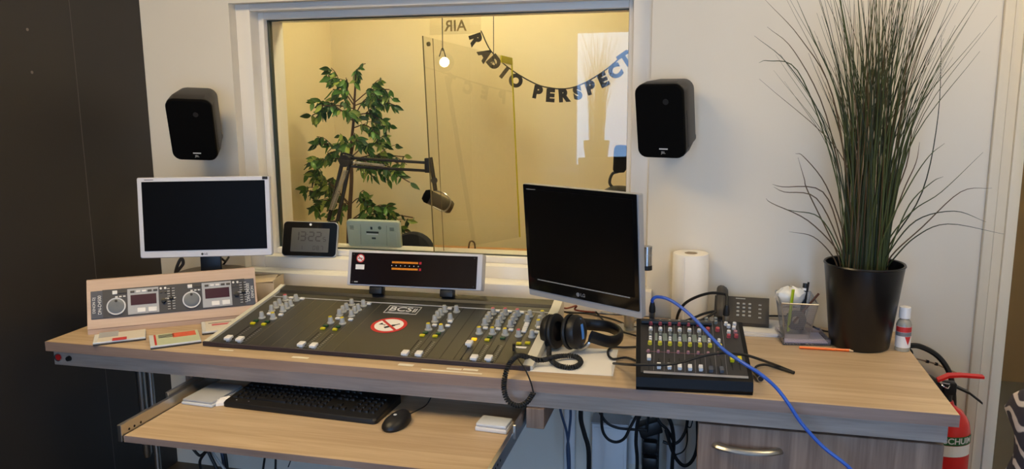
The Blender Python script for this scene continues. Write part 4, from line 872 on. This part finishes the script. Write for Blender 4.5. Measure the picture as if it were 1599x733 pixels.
for o_, m_ in ((wrap(.058, .0735, R(-80), R(80), .0210), REDM), (wrap(.046, .0575, R(-80), R(80), .0210), mat('label_grey', (120, 124, 128), .5)), (wrap(.020, .0455, R(0), R(55), .0210, 12, True), REDM)): link('print', o_.mesh('print'), m_, lb)
part(t, 'cap', B().rev([(.0155, .097), (.0155, .127), (.0145, .1295), (.001, .1295)], seg=28), WPL)
# ------------------------------------------------------------------ fire extinguisher
ex = thing('fire_extinguisher', 'red foam fire extinguisher standing between the desk and the door', 'extinguisher', (.668, -.30, 0))
part(ex, 'cylinder', B().rev([(.062, 0), (.068, .006), (.068, .54), (.062, .575), (.045, .602), (.022, .618), (.018, .63), (.001, .63)], seg=40), REDP)
part(ex, 'valve', B().cyl((0, 0, .625), (0, 0, .672), .014, seg=18).b2((-.012, -.016, .65), (.02, .016, .685), .003), BLK)
part(ex, 'lever', B().loft([[Vector((x, -w, z)), Vector((x, w, z)), Vector((x, w, z+.007)), Vector((x, -w, z+.007))] for x, w, z in ((-.028, .011, .684), (.0, .013, .700), (.03, .012, .7035), (.088, .010, .703))]), REDP, label='red squeeze lever')
part(ex, 'carry_handle', B().loft([[Vector((x, -w, z)), Vector((x, w, z)), Vector((x, w, z+.006)), Vector((x, -w, z+.006))] for x, w, z in ((-.015, .011, .668), (.02, .012, .670), (.055, .011, .655), (.09, .009, .628))]), BLK)
part(ex, 'safety_pin', B().tube([(.0, -.02, .68), (-.008, -.03, .676), (-.02, -.028, .682), (-.02, -.02, .686), (0, -.018, .684)], .002, 6), CHROME)
part(ex, 'hose', B().tube([(-.012, .0, .66), (-.05, .015, .69), (-.075, .03, .66), (-.078, .04, .5), (-.076, .03, .25)], .009, 10), BLKR)
GRN = mat('label_green', (34, 96, 46), .5); 
def exwrap(name, z0, z1, a0, a1, m_, r=.0686): 
    return part(ex, name, wrap(z0, z1, R(a0), R(a1), r, 16), m_)
exwrap('label_band', .523, .5485, -80, 66, GRN); exwrap('label_band', .49, .522, -80, 62, PAPER); exwrap('label_band', .30, .305, -80, 66, WINK)
def bent(s, size, z, aend, m_, r=.0689, bold=.0):
    o = text(ex, 'lettering', s, size, m_, (0, 0, z), (0, 0, 0), align='RIGHT', depth=0, bold=bold)
    for v in o.data.vertices:
        a_ = R(aend)+v.co.x/r; v.co = Vector((r*math.sin(a_), -r*math.cos(a_), v.co.y))
bent('SCHUIM', .024, .5358, 58, WINK, bold=.0006)
for k in range(4): exwrap('text_line', .44-k*.03, .442-k*.03, -60, 45-k*4, WINK)
wire('black_hose', [A(1417, 540, y=-.06), A(1435, 541, y=-.05), A(1458, 552, y=-.045), A(1474, 568, y=-.05), A(1484, 588, y=-.06), A(1488, 612, y=-.07), A(1489, 640, y=-.075), A(1489, 700, y=-.075)], .0085, BLKR, 'thick black cable curving down behind the fire extinguisher')
wire('thin_cable', [A(1420, 545, y=-.05), A(1424, 552, y=-.045), A(1418, 560, y=-.04)], .004, BLKR, 'short black cable end behind the small bottle')
t = thing('wire_bundle', 'thin beige wire with dark ties between desk corner and wall', 'wire', A(1432, 563, y=-.02))
wp = [A(1428, 560, y=-.03), A(1448, 565, y=-.02), A(1462, 569, y=-.02), A(1480, 577, y=-.02), A(1498, 585, y=-.02)]
part(t, 'wire', B().tube(wp, .0028, 6), mat('beige_wire', (176, 150, 124), .5), True)
for p in wp[1:3]: part(t, 'tie', B().cyl(p-Vector((.004, 0, -.001)), p+Vector((.004, 0, -.001)), .005, seg=10), INK, True)
# ------------------------------------------------------------------ below the desk
wb = thing('wall_cabinet_box', 'white square junction box on the wall under the desk', 'box', (-.30, -.045, .2))
part(wb, 'body', B().b2((-.365, -.085, .05), (-.245, -.002, .372), .002), WPL, True)
part(wb, 'lid', B().b2((-.368, -.092, .372), (-.240, -.002, .378), .001), SILV, True)
part(wb, 'cover_plate', B().b2((-.358, -.088, .06), (-.255, -.085, .36), .001), WPL, True)
ps = thing('power_strip', 'black power strip with plugs hanging under the desk', 'power strip', (-.16, -.10, .2))
part(ps, 'strip', B().b2((-.19, -.13, .05), (-.135, -.09, .40), .006), BLK, True)
for z in (.335, .28, .225):
    part(ps, 'plug', B().b2((-.188, -.165, z-.02), (-.137, -.1305, z+.022), .008), BLK, True)
t = thing('power_adapter', 'black power adapter plugged above the power strip', 'adapter', (-.17, -.15, .40))
part(t, 'body', B().box((-.165, -.152, .405), (.075, .05, .045), .006, rot=(0, R(-18), R(10))), BLK, True)
t = thing('wall_socket', 'white double wall socket beside the black power strip', 'socket', (-.225, -.002, .3))
part(t, 'plate', B().b2((-.262, -.014, .20), (-.200, -.001, .37), .004), WPL, True)
for z in (.33, .245): part(t, 'outlet', B().rev([(.019, 0), (.021, .003), (.001, .003)], (-.231, -.014, z), (0, -1, 0), 24), WPL, True)
t = thing('wall_socket', 'white double wall socket under the drawer cabinet side', 'socket', (-.075, -.002, .3))
part(t, 'plate', B().b2((-.115, -.014, .19), (-.05, -.001, .36), .004), WPL, True)
for z in (.32, .235): part(t, 'outlet', B().rev([(.019, 0), (.021, .003), (.001, .003)], (-.082, -.014, z), (0, -1, 0), 24), WPL, True)
def uw(lst, y): return [A(px, py, y=y+(dy[0] if dy else 0)) for px, py, *dy in lst]
SLATE = mat('slate_blue_cable', (62, 78, 104), .5)
t = thing('y_cable', 'slate blue cable pair joining to one lead under the desk', 'cable', A(888, 690, y=-.3))
part(t, 'branch', B().tube(uw([(872, 620), (876, 645), (884, 672), (887, 690)], -.3), .0042, 7), SLATE, True)
part(t, 'branch', B().tube(uw([(890, 620), (891, 650), (889, 672), (887, 690)], -.3), .0042, 7), SLATE, True)
part(t, 'lead', B().tube(uw([(887, 690), (887, 700), (888, 722), (889, 760)], -.3), .006, 8, taper=lambda f: .7+.5*math.sin(f*3)), SLATE, True)
for nm, pts, y, r, lab in (
    ('hanging_cable', [(908, 625), (907, 655), (913, 680), (919, 705), (919, 760)], -.3, .0075, 'thick black cable hanging from the desk left of the junction box'),
    ('hanging_cable', [(930, 632), (945, 658), (962, 668), (985, 671), (1010, 672)], -.25, .0045, 'black cable sagging across the top of the junction box'),
    ('hanging_cable', [(940, 630), (940, 668), (948, 685), (962, 691), (975, 685), (984, 668), (994, 650), (1000, 640)], -.28, .0048, 'black cable hanging in a deep loop before the junction box'),
    ('hanging_cable', [(1004, 640), (996, 658), (993, 690), (995, 720), (993, 770)], -.25, .0058, 'black cable running straight down beside the junction box'),
    ('hanging_cable', [(1016, 640), (1012, 655), (1010, 675)], -.2, .0045, 'short black cable going up from the power strip'),
    ('hanging_cable', [(1020, 640), (1030, 660), (1042, 672), (1052, 690)], -.2, .005, 'black cable slanting down behind the power adapter'),
    ('hanging_cable', [(1038, 645), (1048, 662), (1052, 690), (1050, 720), (1048, 760)], -.22, .0062, 'thick black cable curving down right of the power adapter'),
    ('hanging_cable', [(1074, 655), (1070, 675), (1060, 690), (1048, 694), (1035, 690)], -.22, .0048, 'black cable sweeping left from below the desk to the plugs'),
    ('hanging_cable', [(1040, 672), (1048, 700), (1058, 720), (1070, 728), (1082, 718), (1089, 695), (1089, 655)], -.24, .0058, 'black cable in a wide loop beside the drawer cabinet'),
    ('hanging_cable', [(1072, 655), (1073, 690), (1066, 706), (1050, 712)], -.2, .0022, 'thin black wire beside the drawer cabinet'),
    ('hanging_cable', [(1082, 656), (1078, 668), (1072, 664), (1072, 655)], -.26, .002, 'tiny black wire loop under the front rail'),
    ('hanging_cable', [(420, 690), (414, 712), (410, 740)], -.3, .004, 'black cable end hanging below the middle of the tray'),
    ('hanging_cable', [(424, 690), (430, 710), (430, 740)], -.3, .004, 'second black cable end hanging below the middle of the tray'),
    ('hanging_cable', [(455, 695), (455, 715), (450, 730)], -.28, .002, 'thin black wire under the tray right of two cable ends'),
    ('hanging_cable', [(318, 690), (325, 705), (335, 725), (345, 745)], -.4, .006, 'black cable bundle strand below the left half of the tray'),
    ('hanging_cable', [(300, 700), (312, 712), (322, 705), (312, 722), (318, 745)], -.42, .005, 'tangled black cable below the left half of the tray'),
    ('hanging_cable', [(345, 690), (352, 712), (356, 745)], -.35, .006, 'straight black cable below the left half of the tray')):
    wire(nm, uw(pts, y), r, BLKR, lab, group='cables under the desk')
wire('hanging_cable', uw([(322, 692), (335, 712), (352, 735)], -.38), .005, KGREY, 'grey cable below the left half of the tray', group='cables under the desk')
wire('hanging_cable', uw([(342, 688), (348, 712), (352, 745)], -.33), .007, SLATE, 'slate blue cable below the left half of the tray', group='cables under the desk')
t = thing('cable_duct', 'white plastic cable duct running up the wall under the desk', 'cable duct', (-.47, -.012, .2))
part(t, 'duct', B().b2((-.475, -.024, 0), (-.435, -.001, .62), .002), WPL, True)
part(t, 'cover', B().b2((-.472, -.027, .0), (-.438, -.024, .62), .001), WPL, True)
# ------------------------------------------------------------------ striped garment at the right edge
gm = thing('striped_jacket', 'dark jacket with pale wavy stripes at the right edge by the door', 'jacket', (.75, -.95, 0))
rings = []
rg = random.Random(5)
for i in range(16):
    z = .915-i*.043; w = .055+.045*min(1, i/2)+.014*math.sin(i*1.3)
    rings.append([Vector((.705+w*math.cos(t)*(1+.09*math.sin(3*t+i*.8)), -.95+(w*1.1)*math.sin(t)*(1+.07*math.cos(4*t+i)), z+.010*math.sin(2*t+i))) for t in (2*math.pi*k/28 for k in range(28))])
def stripes():
    m_ = bpy.data.materials.new('wavy_stripes'); m_.use_nodes = True; nt = m_.node_tree; p = nt.nodes['Principled BSDF']; p.inputs['Roughness'].default_value = .85
    tc = nt.nodes.new('ShaderNodeTexCoord'); mp_ = nt.nodes.new('ShaderNodeMapping'); mp_.inputs['Rotation'].default_value = (0, R(-38), R(20)); wv = nt.nodes.new('ShaderNodeTexWave'); wv.bands_direction = 'Z'
    wv.inputs['Scale'].default_value = 9; wv.inputs['Distortion'].default_value = 5; wv.inputs['Detail'].default_value = 1.5; wv.inputs['Detail Scale'].default_value = 1.6
    cr = nt.nodes.new('ShaderNodeValToRGB'); cr.color_ramp.elements[0].position = .62; cr.color_ramp.elements[1].position = .82; cr.color_ramp.elements[0].color = rgb((52, 46, 56)); cr.color_ramp.elements[1].color = rgb((206, 192, 186))
    nt.links.new(tc.outputs['Object'], mp_.inputs[0]); nt.links.new(mp_.outputs[0], wv.inputs[0]); nt.links.new(wv.outputs['Fac'], cr.inputs[0]); nt.links.new(cr.outputs[0], p.inputs[0]); return m_
part(gm, 'fabric', B().loft(rings), stripes(), True, smooth=80)
ch = thing('valet_stand', 'dark valet stand carrying the striped jacket near the door', 'stand', (.705, -.95, 0))
part(ch, 'post', B().cyl((.705, -.95, .02), (.705, -.95, .90), .012).b2((.67, -.955, .86), (.74, -.945, .875), .003), BLK, True)
part(ch, 'foot', B().rev([(.001, 0), (.15, 0), (.15, .012), (.02, .022), (.001, .022)], (.705, -.95, 0), seg=30), BLK, True)
# ------------------------------------------------------------------ studio: boom arm with microphone
AY = .5
a0, a1 = A(520, 345, y=AY), A(541, 251, y=AY)
am = thing('microphone_boom', 'black sprung microphone boom arm in the studio before the fig tree', 'mic arm', (a0.x, AY, 0))
part(am, 'floor_post', B().cyl((a0.x, AY, .02), (a0.x, AY, a0.z), .016, seg=16).cyl((a0.x, AY, 0), (a0.x, AY, .02), .12, seg=28), BLK, True)
for dx in (-.022, .022):
    part(am, 'lower_tube', B().cyl(a0+Vector((dx, 0, 0)), a1+Vector((dx*.8, 0, 0)), .0085, seg=12), BLK, True)
    part(am, 'spring', coil([a0+Vector((dx*.2, -.012, .05)), a1+Vector((dx*.2, -.012, -.04))], .0016, .0065, 30), STEEL, True)
part(am, 'elbow', B().cyl(a1+Vector((0, -.022, 0)), a1+Vector((0, .022, 0)), .026, seg=20), BLK, True)
part(am, 'cable_loop', B().tube([a1+Vector((-.03, 0, 0)), a1+Vector((-.02, 0, .03)), a1+Vector((.02, 0, .025)), a1+Vector((.05, 0, .005))], .0035, 7), BLK, True)
e1, e2 = A(668, 254.5, y=AY), A(668, 267, y=AY)
part(am, 'upper_tube', B().cyl(A(546, 246.5, y=AY), e1, .006, seg=10), BLK, True)
part(am, 'upper_tube', B().cyl(A(548, 260, y=AY), e2, .006, seg=10), BLK, True)
part(am, 'spring', coil([A(552, 254, y=AY-.01), A(600, 259, y=AY-.01)], .0016, .0055, 30), STEEL, True)
part(am, 'end_bracket', B().b2(e2+Vector((-.012, -.008, -.008)), e1+Vector((.014, .008, .02)), .003), BLK, True)
mc = thing('broadcast_microphone', 'black broadcast microphone hanging from the boom behind the acrylic screen', 'microphone', e2+Vector((.012, 0, -.02)))
part(mc, 'hanger', B().cyl(A(672, 246, y=AY), A(680, 298, y=AY), .009, seg=12), BLK, True)
part(mc, 'clamp_knob', B().cyl(A(678, 282, y=AY-.02), A(678, 282, y=AY+.02), .014, seg=16), BLK, True)
ma, mb_ = A(662, 304, y=AY-.02), A(707, 326, y=AY+.02)
L_ = (mb_-ma).length
part(mc, 'body', B().rev([(.001, 0), (.018, .002), (.027, .012), (.029, .03), (.029, L_-.015), (.022, L_-.003), (.001, L_)], ma, mb_-ma, 24), mat('mic_grey', (70, 66, 58), .45), True)
part(mc, 'grille', B().rev([(.001, -.003), (.020, -.001), (.029, .012), (.0297, .028), (.0285, .028)], ma, mb_-ma, 24), BLKM, True)
part(mc, 'yoke', B().tube([A(680, 298, y=AY), A(695, 303, y=AY-.03), A(704, 316, y=AY-.038), A(694, 330, y=AY-.036), A(676, 323, y=AY-.036)], .0035, 7), STEEL, True)
# second microphone at the right window edge
m2 = thing('broadcast_microphone', 'black microphone half hidden at the right edge of the studio window', 'microphone', A(968, 300, y=.6))
part(m2, 'body', B().rev([(.001, 0), (.02, .002), (.027, .012), (.028, .10), (.02, .112), (.001, .114)], A(967, 270, y=.6), (.05, 0, 1), 22), BLKM, True)
part(m2, 'yoke', B().tube([A(966, 268, y=.6), A(956, 272, y=.6), A(952, 286, y=.6), A(960, 296, y=.6)], .006, 8), BLK, True)
part(m2, 'stand_base', B().rev([(.06, 0), (.058, .02), (.03, .034), (.001, .036)], A(966, 304, y=.6), (0, 0, 1), 24), BLK, True)
part(m2, 'stand', B().cyl(Vector((A(966, 304, y=.6).x, .6, .7605)), A(966, 303, y=.6), .012), BLK, True)
# studio table
tb = thing('studio_table', 'orange brown wooden table in the studio behind the glass', 'table', (-.75, .72, 0))
part(tb, 'top', B().b2((-1.42, .36, .73), (.2, 1.0, .76), .002), wood('honey_wood', (206, 150, 82), (176, 118, 58), 'x'), True)
for x in (-1.36, .14):
    for y in (.41, .95): part(tb, 'leg', B().b2((x-.025, y-.025, 0), (x+.025, y+.025, .7295), .002), BLK, True)
wire('table_cable', [A(731, 396, y=.93), A(733, 380, y=.93), A(737, 377, y=.93), A(741, 381, y=.93), A(742, 396, y=.93)], .004, mat('brown_cable', (92, 66, 40), .5), 'small brown cable loop standing up on the studio table')
# chair whose round back shows above the sill
oc = thing('studio_chair', 'black round backed chair in the studio below the fig tree', 'chair', (-1.17, .27, 0))
cb = A(645, 379, y=.27)
part(oc, 'backrest', B().loft([[Vector((cb.x+r*.088*math.cos(t), .27+d, cb.z-.035+r*.078*max(math.sin(t), -.8))) for t in (2*math.pi*k/28 for k in range(28))] for d, r in ((-.018, .92), (-.008, 1), (.012, 1), (.02, .92))]), mat('chair_fabric', (24, 23, 24), .9, var=.2, scale=90), True)
part(oc, 'upright', B().b2((cb.x-.02, .262, .45), (cb.x+.02, .274, cb.z-.06), .002), BLK, True)
part(oc, 'seat', B().b2((cb.x-.20, .265, .42), (cb.x+.20, .325, .47), .02), MATS['chair_fabric'], True)
part(oc, 'column', B().cyl((cb.x, .295, .03), (cb.x, .295, .42), .02), BLK, True)
part(oc, 'base', B().b2((cb.x-.2, .27, 0), (cb.x+.2, .32, .03), .01), BLK, True)
# clock seen from behind through the glass
rc = thing('clock_back', 'back of a pale green grey clock standing on the studio side of the window', 'clock', (A(584, 365, y=.185).x, .185, A(584, 366, y=.185).z), (R(12), R(1), R(4)))
GG = mat('grey_green_case', (182, 190, 172), .5, var=.04); GD = mat('dark_print', (52, 58, 52), .6)
part(rc, 'case', B().loft([[Vector((x, y, z)) for x, z in rrect(.218*s, .112*s, .012, 5)] for y, s in ((-.006, .93), (-.003, .99), (.012, 1), (.016, .98))]), GG)
for x in (-.052, .054): part(rc, 'panel_line', B().box((x, -.0065, -.002), (.0008, .0008, .086), rot=(0, R(4 if x < 0 else 4), 0)), GD)
part(rc, 'terminal_row', B().b2((-.028, -.0072, .006), (.022, -.006, .014)), GD); part(rc, 'white_strip', B().b2((-.028, -.0072, .000), (.018, -.006, .0045)), WINK)
part(rc, 'print', B().b2((-.008, -.0072, -.018), (.008, -.006, -.011)), GD); part(rc, 'print', B().b2((-.010, -.0072, .022), (-.002, -.006, .033)), GD)
part(rc, 'seal', B().cyl((.028, -.006, .03), (.028, -.0072, .03), .007, seg=18), mat('seal_green', (96, 108, 92), .5))
for k in range(3): part(rc, 'print', B().b2((.068, -.0072, .030-k*.005), (.086, -.006, .032-k*.005)), GD); part(rc, 'print', B().b2((-.094, -.0072, .032-k*.006), (-.078, -.006, .034-k*.006)), GD)
part(rc, 'rating_sticker', B().b2((.066, -.0072, -.045), (.094, -.006, .012)), mat('pale_sticker', (186, 194, 180), .5))
part(rc, 'stand_foot', B().b2((-.06, .0, -.06), (.06, .03, -.054), .002), GG)
# ------------------------------------------------------------------ acrylic screen, on air sign, wires
sx_ = thing('acrylic_screen', 'clear acrylic screen with a yellow edge hanging in the studio', 'screen', (-.934, .479, 1.28), (R(-4.9), R(4.4), R(76.1)))
ACS = glass('acrylic_sheet', (.95, .94, .90), 1.5, haze=.035, hazecol=(196, 170, 110), gain=1.3)
part(sx_, 'sheet', B().quad([(-.35, 0, -.4), (.35, 0, -.4), (.35, 0, .4), (-.35, 0, .4)]), ACS)
part(sx_, 'near_edge', B().b2((-.352, -.002, -.4), (-.350, .002, .4)), mat('acrylic_edge', (110, 96, 60), .3))
part(sx_, 'fold_line', B().b2((-.285, -.001, -.4), (-.2835, .001, .4)), MATS['acrylic_edge'])
part(sx_, 'yellow_edge', B().b2((.345, -.002, -.4), (.352, .002, .4)), mat('fluor_yellow', (214, 200, 20), .4), label='bright yellow edge strip')
part(sx_, 'yellow_corner', B().b2((.25, -.003, .37), (.352, .003, .4)), MATS['fluor_yellow'])
part(sx_, 'screw', B().cyl((-.315, -.004, .375), (-.315, .004, .375), .008, seg=14), MATS['acrylic_edge'])
SM = mw(sx_)
for u in (-.22, .18):
    q = SM @ Vector((u, 0, .36)); part(sx_, 'wire', B().cyl(q, (q.x+.01, q.y, ZC-.001), .0018, seg=6), DGREY, True); part(sx_, 'knot', B().tube([q+Vector((-.014, 0, -.02)), q+Vector((0, 0, .012)), q+Vector((.012, 0, -.022))], .002, 6), DGREY, True)
ag = thing('on_air_sign', 'transparent acrylic AIR sign hanging above the studio window, mirrored', 'sign', A(711, 24, y=.34))
ac = A(711, 41, y=.34)
part(ag, 'plate', B().quad([A(671, -10, y=.34), A(751, -14, y=.34), A(751, 52, y=.34), A(671, 55, y=.34)]), ACS, True)
text(ag, 'lettering', 'AIR', .058, mat('etched_line', (172, 146, 92), .5), Vector(ac)-Vector(ag.location), (R(90), 0, 0), mirror=True, bold=.001)
text(ag, 'lettering', 'ON', .03, MATS['etched_line'], Vector(A(711, 24, y=.34))-Vector(ag.location)+Vector((0, 0, .01)), (R(90), 0, 0), mirror=True)
# ------------------------------------------------------------------ letter garland
GA = mat('black_card', (28, 24, 22), .7, var=.05)
gp = [(751, 48, 1.22), (767, 80, 1.22), (797, 108, 1.22), (835, 130.5, 1.22), (860, 137.5, 1.20), (886, 138.4, 1.18), (912, 130, 1.13), (946, 109, 1.05), (985, 76, .93), (1030, 40, .80)]
ga = thing('letter_garland', 'black letter garland reading RADIO PERSPECT across the studio', 'garland', A(860, 138, y=1.2))
GW = [A(a_, b_, y=c_) for a_, b_, c_ in gp]
part(ga, 'cord', B().tube(GW, .0032, 6), GA, True)
for ch_, px, py, yy, rz in (('R', 742, 61, 1.22, -74), ('A', 757, 86, 1.22, -60), ('D', 771, 98, 1.22, -50), ('I', 787, 114, 1.22, -40), ('O', 805, 127, 1.22, -20), ('P', 839, 145, 1.215, -12), ('E', 859, 150, 1.20, -4), ('R', 880, 150, 1.18, 4), ('S', 902, 146, 1.15, 10), ('P', 922, 138, 1.11, 18), ('E', 942, 126, 1.06, 25), ('C', 961, 112, 1.01, 30), ('T', 977, 94, .95, 34)):
    text(ga, 'letter', ch_, .080, GA, Vector(A(px, py, y=yy))-Vector(ga.location), (R(90), R(-rz), 0), depth=.001, bold=.0055)
# ------------------------------------------------------------------ black panel on the studio wall
solo('acoustic_panel', B().b2((SXL+.001, .745, .3), (SXL+.03, .80, 1.665), .003), mat('panel_cloth', (44, 38, 36), .9, var=.1), 'narrow black upright panel on the left studio wall', 'panel', loc=(SXL+.01, .77, .3))
# ------------------------------------------------------------------ fig tree
ft = thing('fig_tree', 'artificial weeping fig tree with green leaves in the studio corner', 'tree', (A(545, 390, y=.95).x, .95, 0))
part(ft, 'pot', B().rev([(.001, 0), (.12, 0), (.15, .28), (.14, .28), (.13, .25), (.001, .25)], seg=30), mat('pot_brown', (90, 62, 44), .6))
BARK = mat('bark', (84, 58, 36), .8, var=.3, scale=60)
FY = .95
part(ft, 'trunk', B().tube([(ft.location.x, FY, .25), A(545, 390, y=FY), A(546, 330, y=FY), A(549, 280, y=FY), A(548, 235, y=FY), A(552, 190, y=FY), A(554, 150, y=FY), A(556, 112, y=FY)], .014, 8, 5, taper=lambda f: 1-.7*f), BARK, True)
lm = []
for nm, c in (('fig_leaf_green', (78, 120, 40)), ('fig_leaf_dark', (46, 80, 30)), ('fig_leaf_light', (142, 160, 70))):
    b = B(); n = 5; V_ = []
    for i in range(n+1):
        f = i/n; w = .0118*math.sin(math.pi*f**.8)*(1-.15*f)+.0003; V_.append((Vector((-w, -.01*f*f-.004, -f*.054)), Vector((0, -.01*f*f, -f*.054)), Vector((w, -.01*f*f-.004, -f*.054))))
    for i in range(n):
        for k in (0, 1):
            b.quad([V_[i][k], V_[i][k+1], V_[i+1][k+1], V_[i+1][k]])
    bmesh.ops.remove_doubles(b.bm, verts=b.bm.verts, dist=.0001)
    me = b.mesh('leaf', None, 60); me.materials.append(mat(nm, c, .45, var=.2, scale=20)); lm.append(me)
rl = random.Random(11)
TW = B()
def spray(p0, p1, y1, n, droop=.35):
    s = A(*p0, y=FY); e = A(*p1, y=y1); e.x = max(e.x, SXL+.07); mid = (s+e)/2+Vector((0, 0, .03)); Q = spline([s, mid, e], 8); TW.tube([s, mid, e], .0028, 5, 4)
    forks = [Q[4:]]
    for k in range(3):
        a_ = Q[rl.randint(4, 12)]; b_ = a_.lerp(e, .55)+Vector((rl.uniform(-.05, .05), rl.uniform(-.05, .04), rl.uniform(-.06, .06))); b_.x = max(b_.x, SXL+.06)
        m_ = (a_+b_)/2+Vector((0, 0, .012)); F_ = spline([a_, m_, b_], 5); TW.tube([a_, m_, b_], .0018, 4, 3); forks.append(F_)
    d = (e-s).normalized()
    for i in range(int(n*2.7)):
        F_ = forks[i % 4]; q = F_[min(int((.1+.95*rl.random())*len(F_)), len(F_)-1)]+Vector((rl.gauss(0, .004), rl.gauss(0, .006), rl.gauss(0, .004)))
        if q.x < SXL+.05: continue
        LEAF.append((q-ft.location, Euler((R(rl.uniform(-40, 30)), R(-math.degrees(math.atan2(d.x, .08))*rl.uniform(.0, .9)+rl.uniform(-50, 50)), R(rl.uniform(-60, 60)))), rl.choice((0, 0, 0, 1, 1, 2)), rl.uniform(.7, 1.15)))
LEAF = []
for p0, p1, y1, n in (((555, 150), (557, 108), .95, 6), ((554, 160), (512, 118), .90, 11), ((553, 170), (488, 180), .9, 12), ((553, 165), (520, 140), 1.0, 9), ((554, 160), (608, 140), .92, 13), ((554, 165), (618, 165), .95, 12), ((553, 180), (610, 195), 1.0, 12), ((552, 185), (585, 150), .88, 10), ((552, 190), (500, 165), .85, 8), ((552, 195), (545, 175), .85, 10), ((552, 200), (590, 210), .9, 9),
                      ((549, 250), (495, 225), .95, 13), ((549, 255), (486, 258), .9, 12), ((549, 245), (600, 225), .95, 12), ((549, 250), (622, 255), .92, 14), ((549, 255), (640, 285), .95, 13), ((549, 255), (585, 265), .85, 11), ((549, 250), (530, 225), .88, 10), ((549, 245), (560, 220), .86, 8), ((549, 260), (632, 245), 1.0, 9),
                      ((547, 320), (475, 268), .95, 13), ((547, 325), (466, 298), .92, 13), ((547, 325), (490, 320), .9, 13), ((547, 325), (505, 285), .95, 11), ((547, 330), (520, 340), .9, 9), ((547, 320), (575, 318), .92, 8),
                      ((547, 345), (612, 322), .9, 10), ((547, 345), (645, 340), .92, 11), ((547, 350), (638, 362), .95, 9), ((547, 345), (590, 350), .9, 7)):
    spray(p0, p1, y1, n)
part(ft, 'twigs', TW, BARK, True)
LEAF.sort(key=lambda l: l[0].y)
rest = [B(), B(), B()]
for i, (q, e, k, sc_) in enumerate(LEAF):
    if i < 290:
        o = link('leaf', lm[k], None, ft, q, e); o.scale = (sc_, sc_, sc_)
    else:
        M_ = Matrix.Translation(q) @ e.to_matrix().to_4x4() @ Matrix.Scale(sc_, 4); n0 = len(rest[k].bm.verts)
        rest[k].bm.from_mesh(lm[k]); rest[k].bm.verts.ensure_lookup_table()
        for v in rest[k].bm.verts[n0:]: v.co = M_ @ v.co
for k in range(3):
    o = part(ft, 'rear_foliage', rest[k], lm[k].materials[0]); o['kind'] = 'stuff'
# ------------------------------------------------------------------ side of the room behind the camera, seen mirrored in the pane
sb = thing('sideboard', 'white low sideboard under the daylight window behind the camera', 'sideboard', (-.85, -3.75, 0))
part(sb, 'body', B().b2((-1.55, -3.99, .06), (-.15, -3.52, .86), .003), FRAMEW, True); part(sb, 'plinth', B().b2((-1.5, -3.97, 0), (-.2, -3.56, .06)), DGREY, True)
for x0, x1 in ((-1.545, -1.085), (-1.08, -.62), (-.615, -.155)): part(sb, 'door', B().b2((x0, -3.52, .07), (x1, -3.505, .85), .002), FRAMEW, True)
grass_plant('tall grass plant in a black pot on the sideboard, mirrored in the pane', (-.93, -3.72, .8605), 9, 2.02, n=150, strays=False)
print('objects', len(bpy.data.objects))
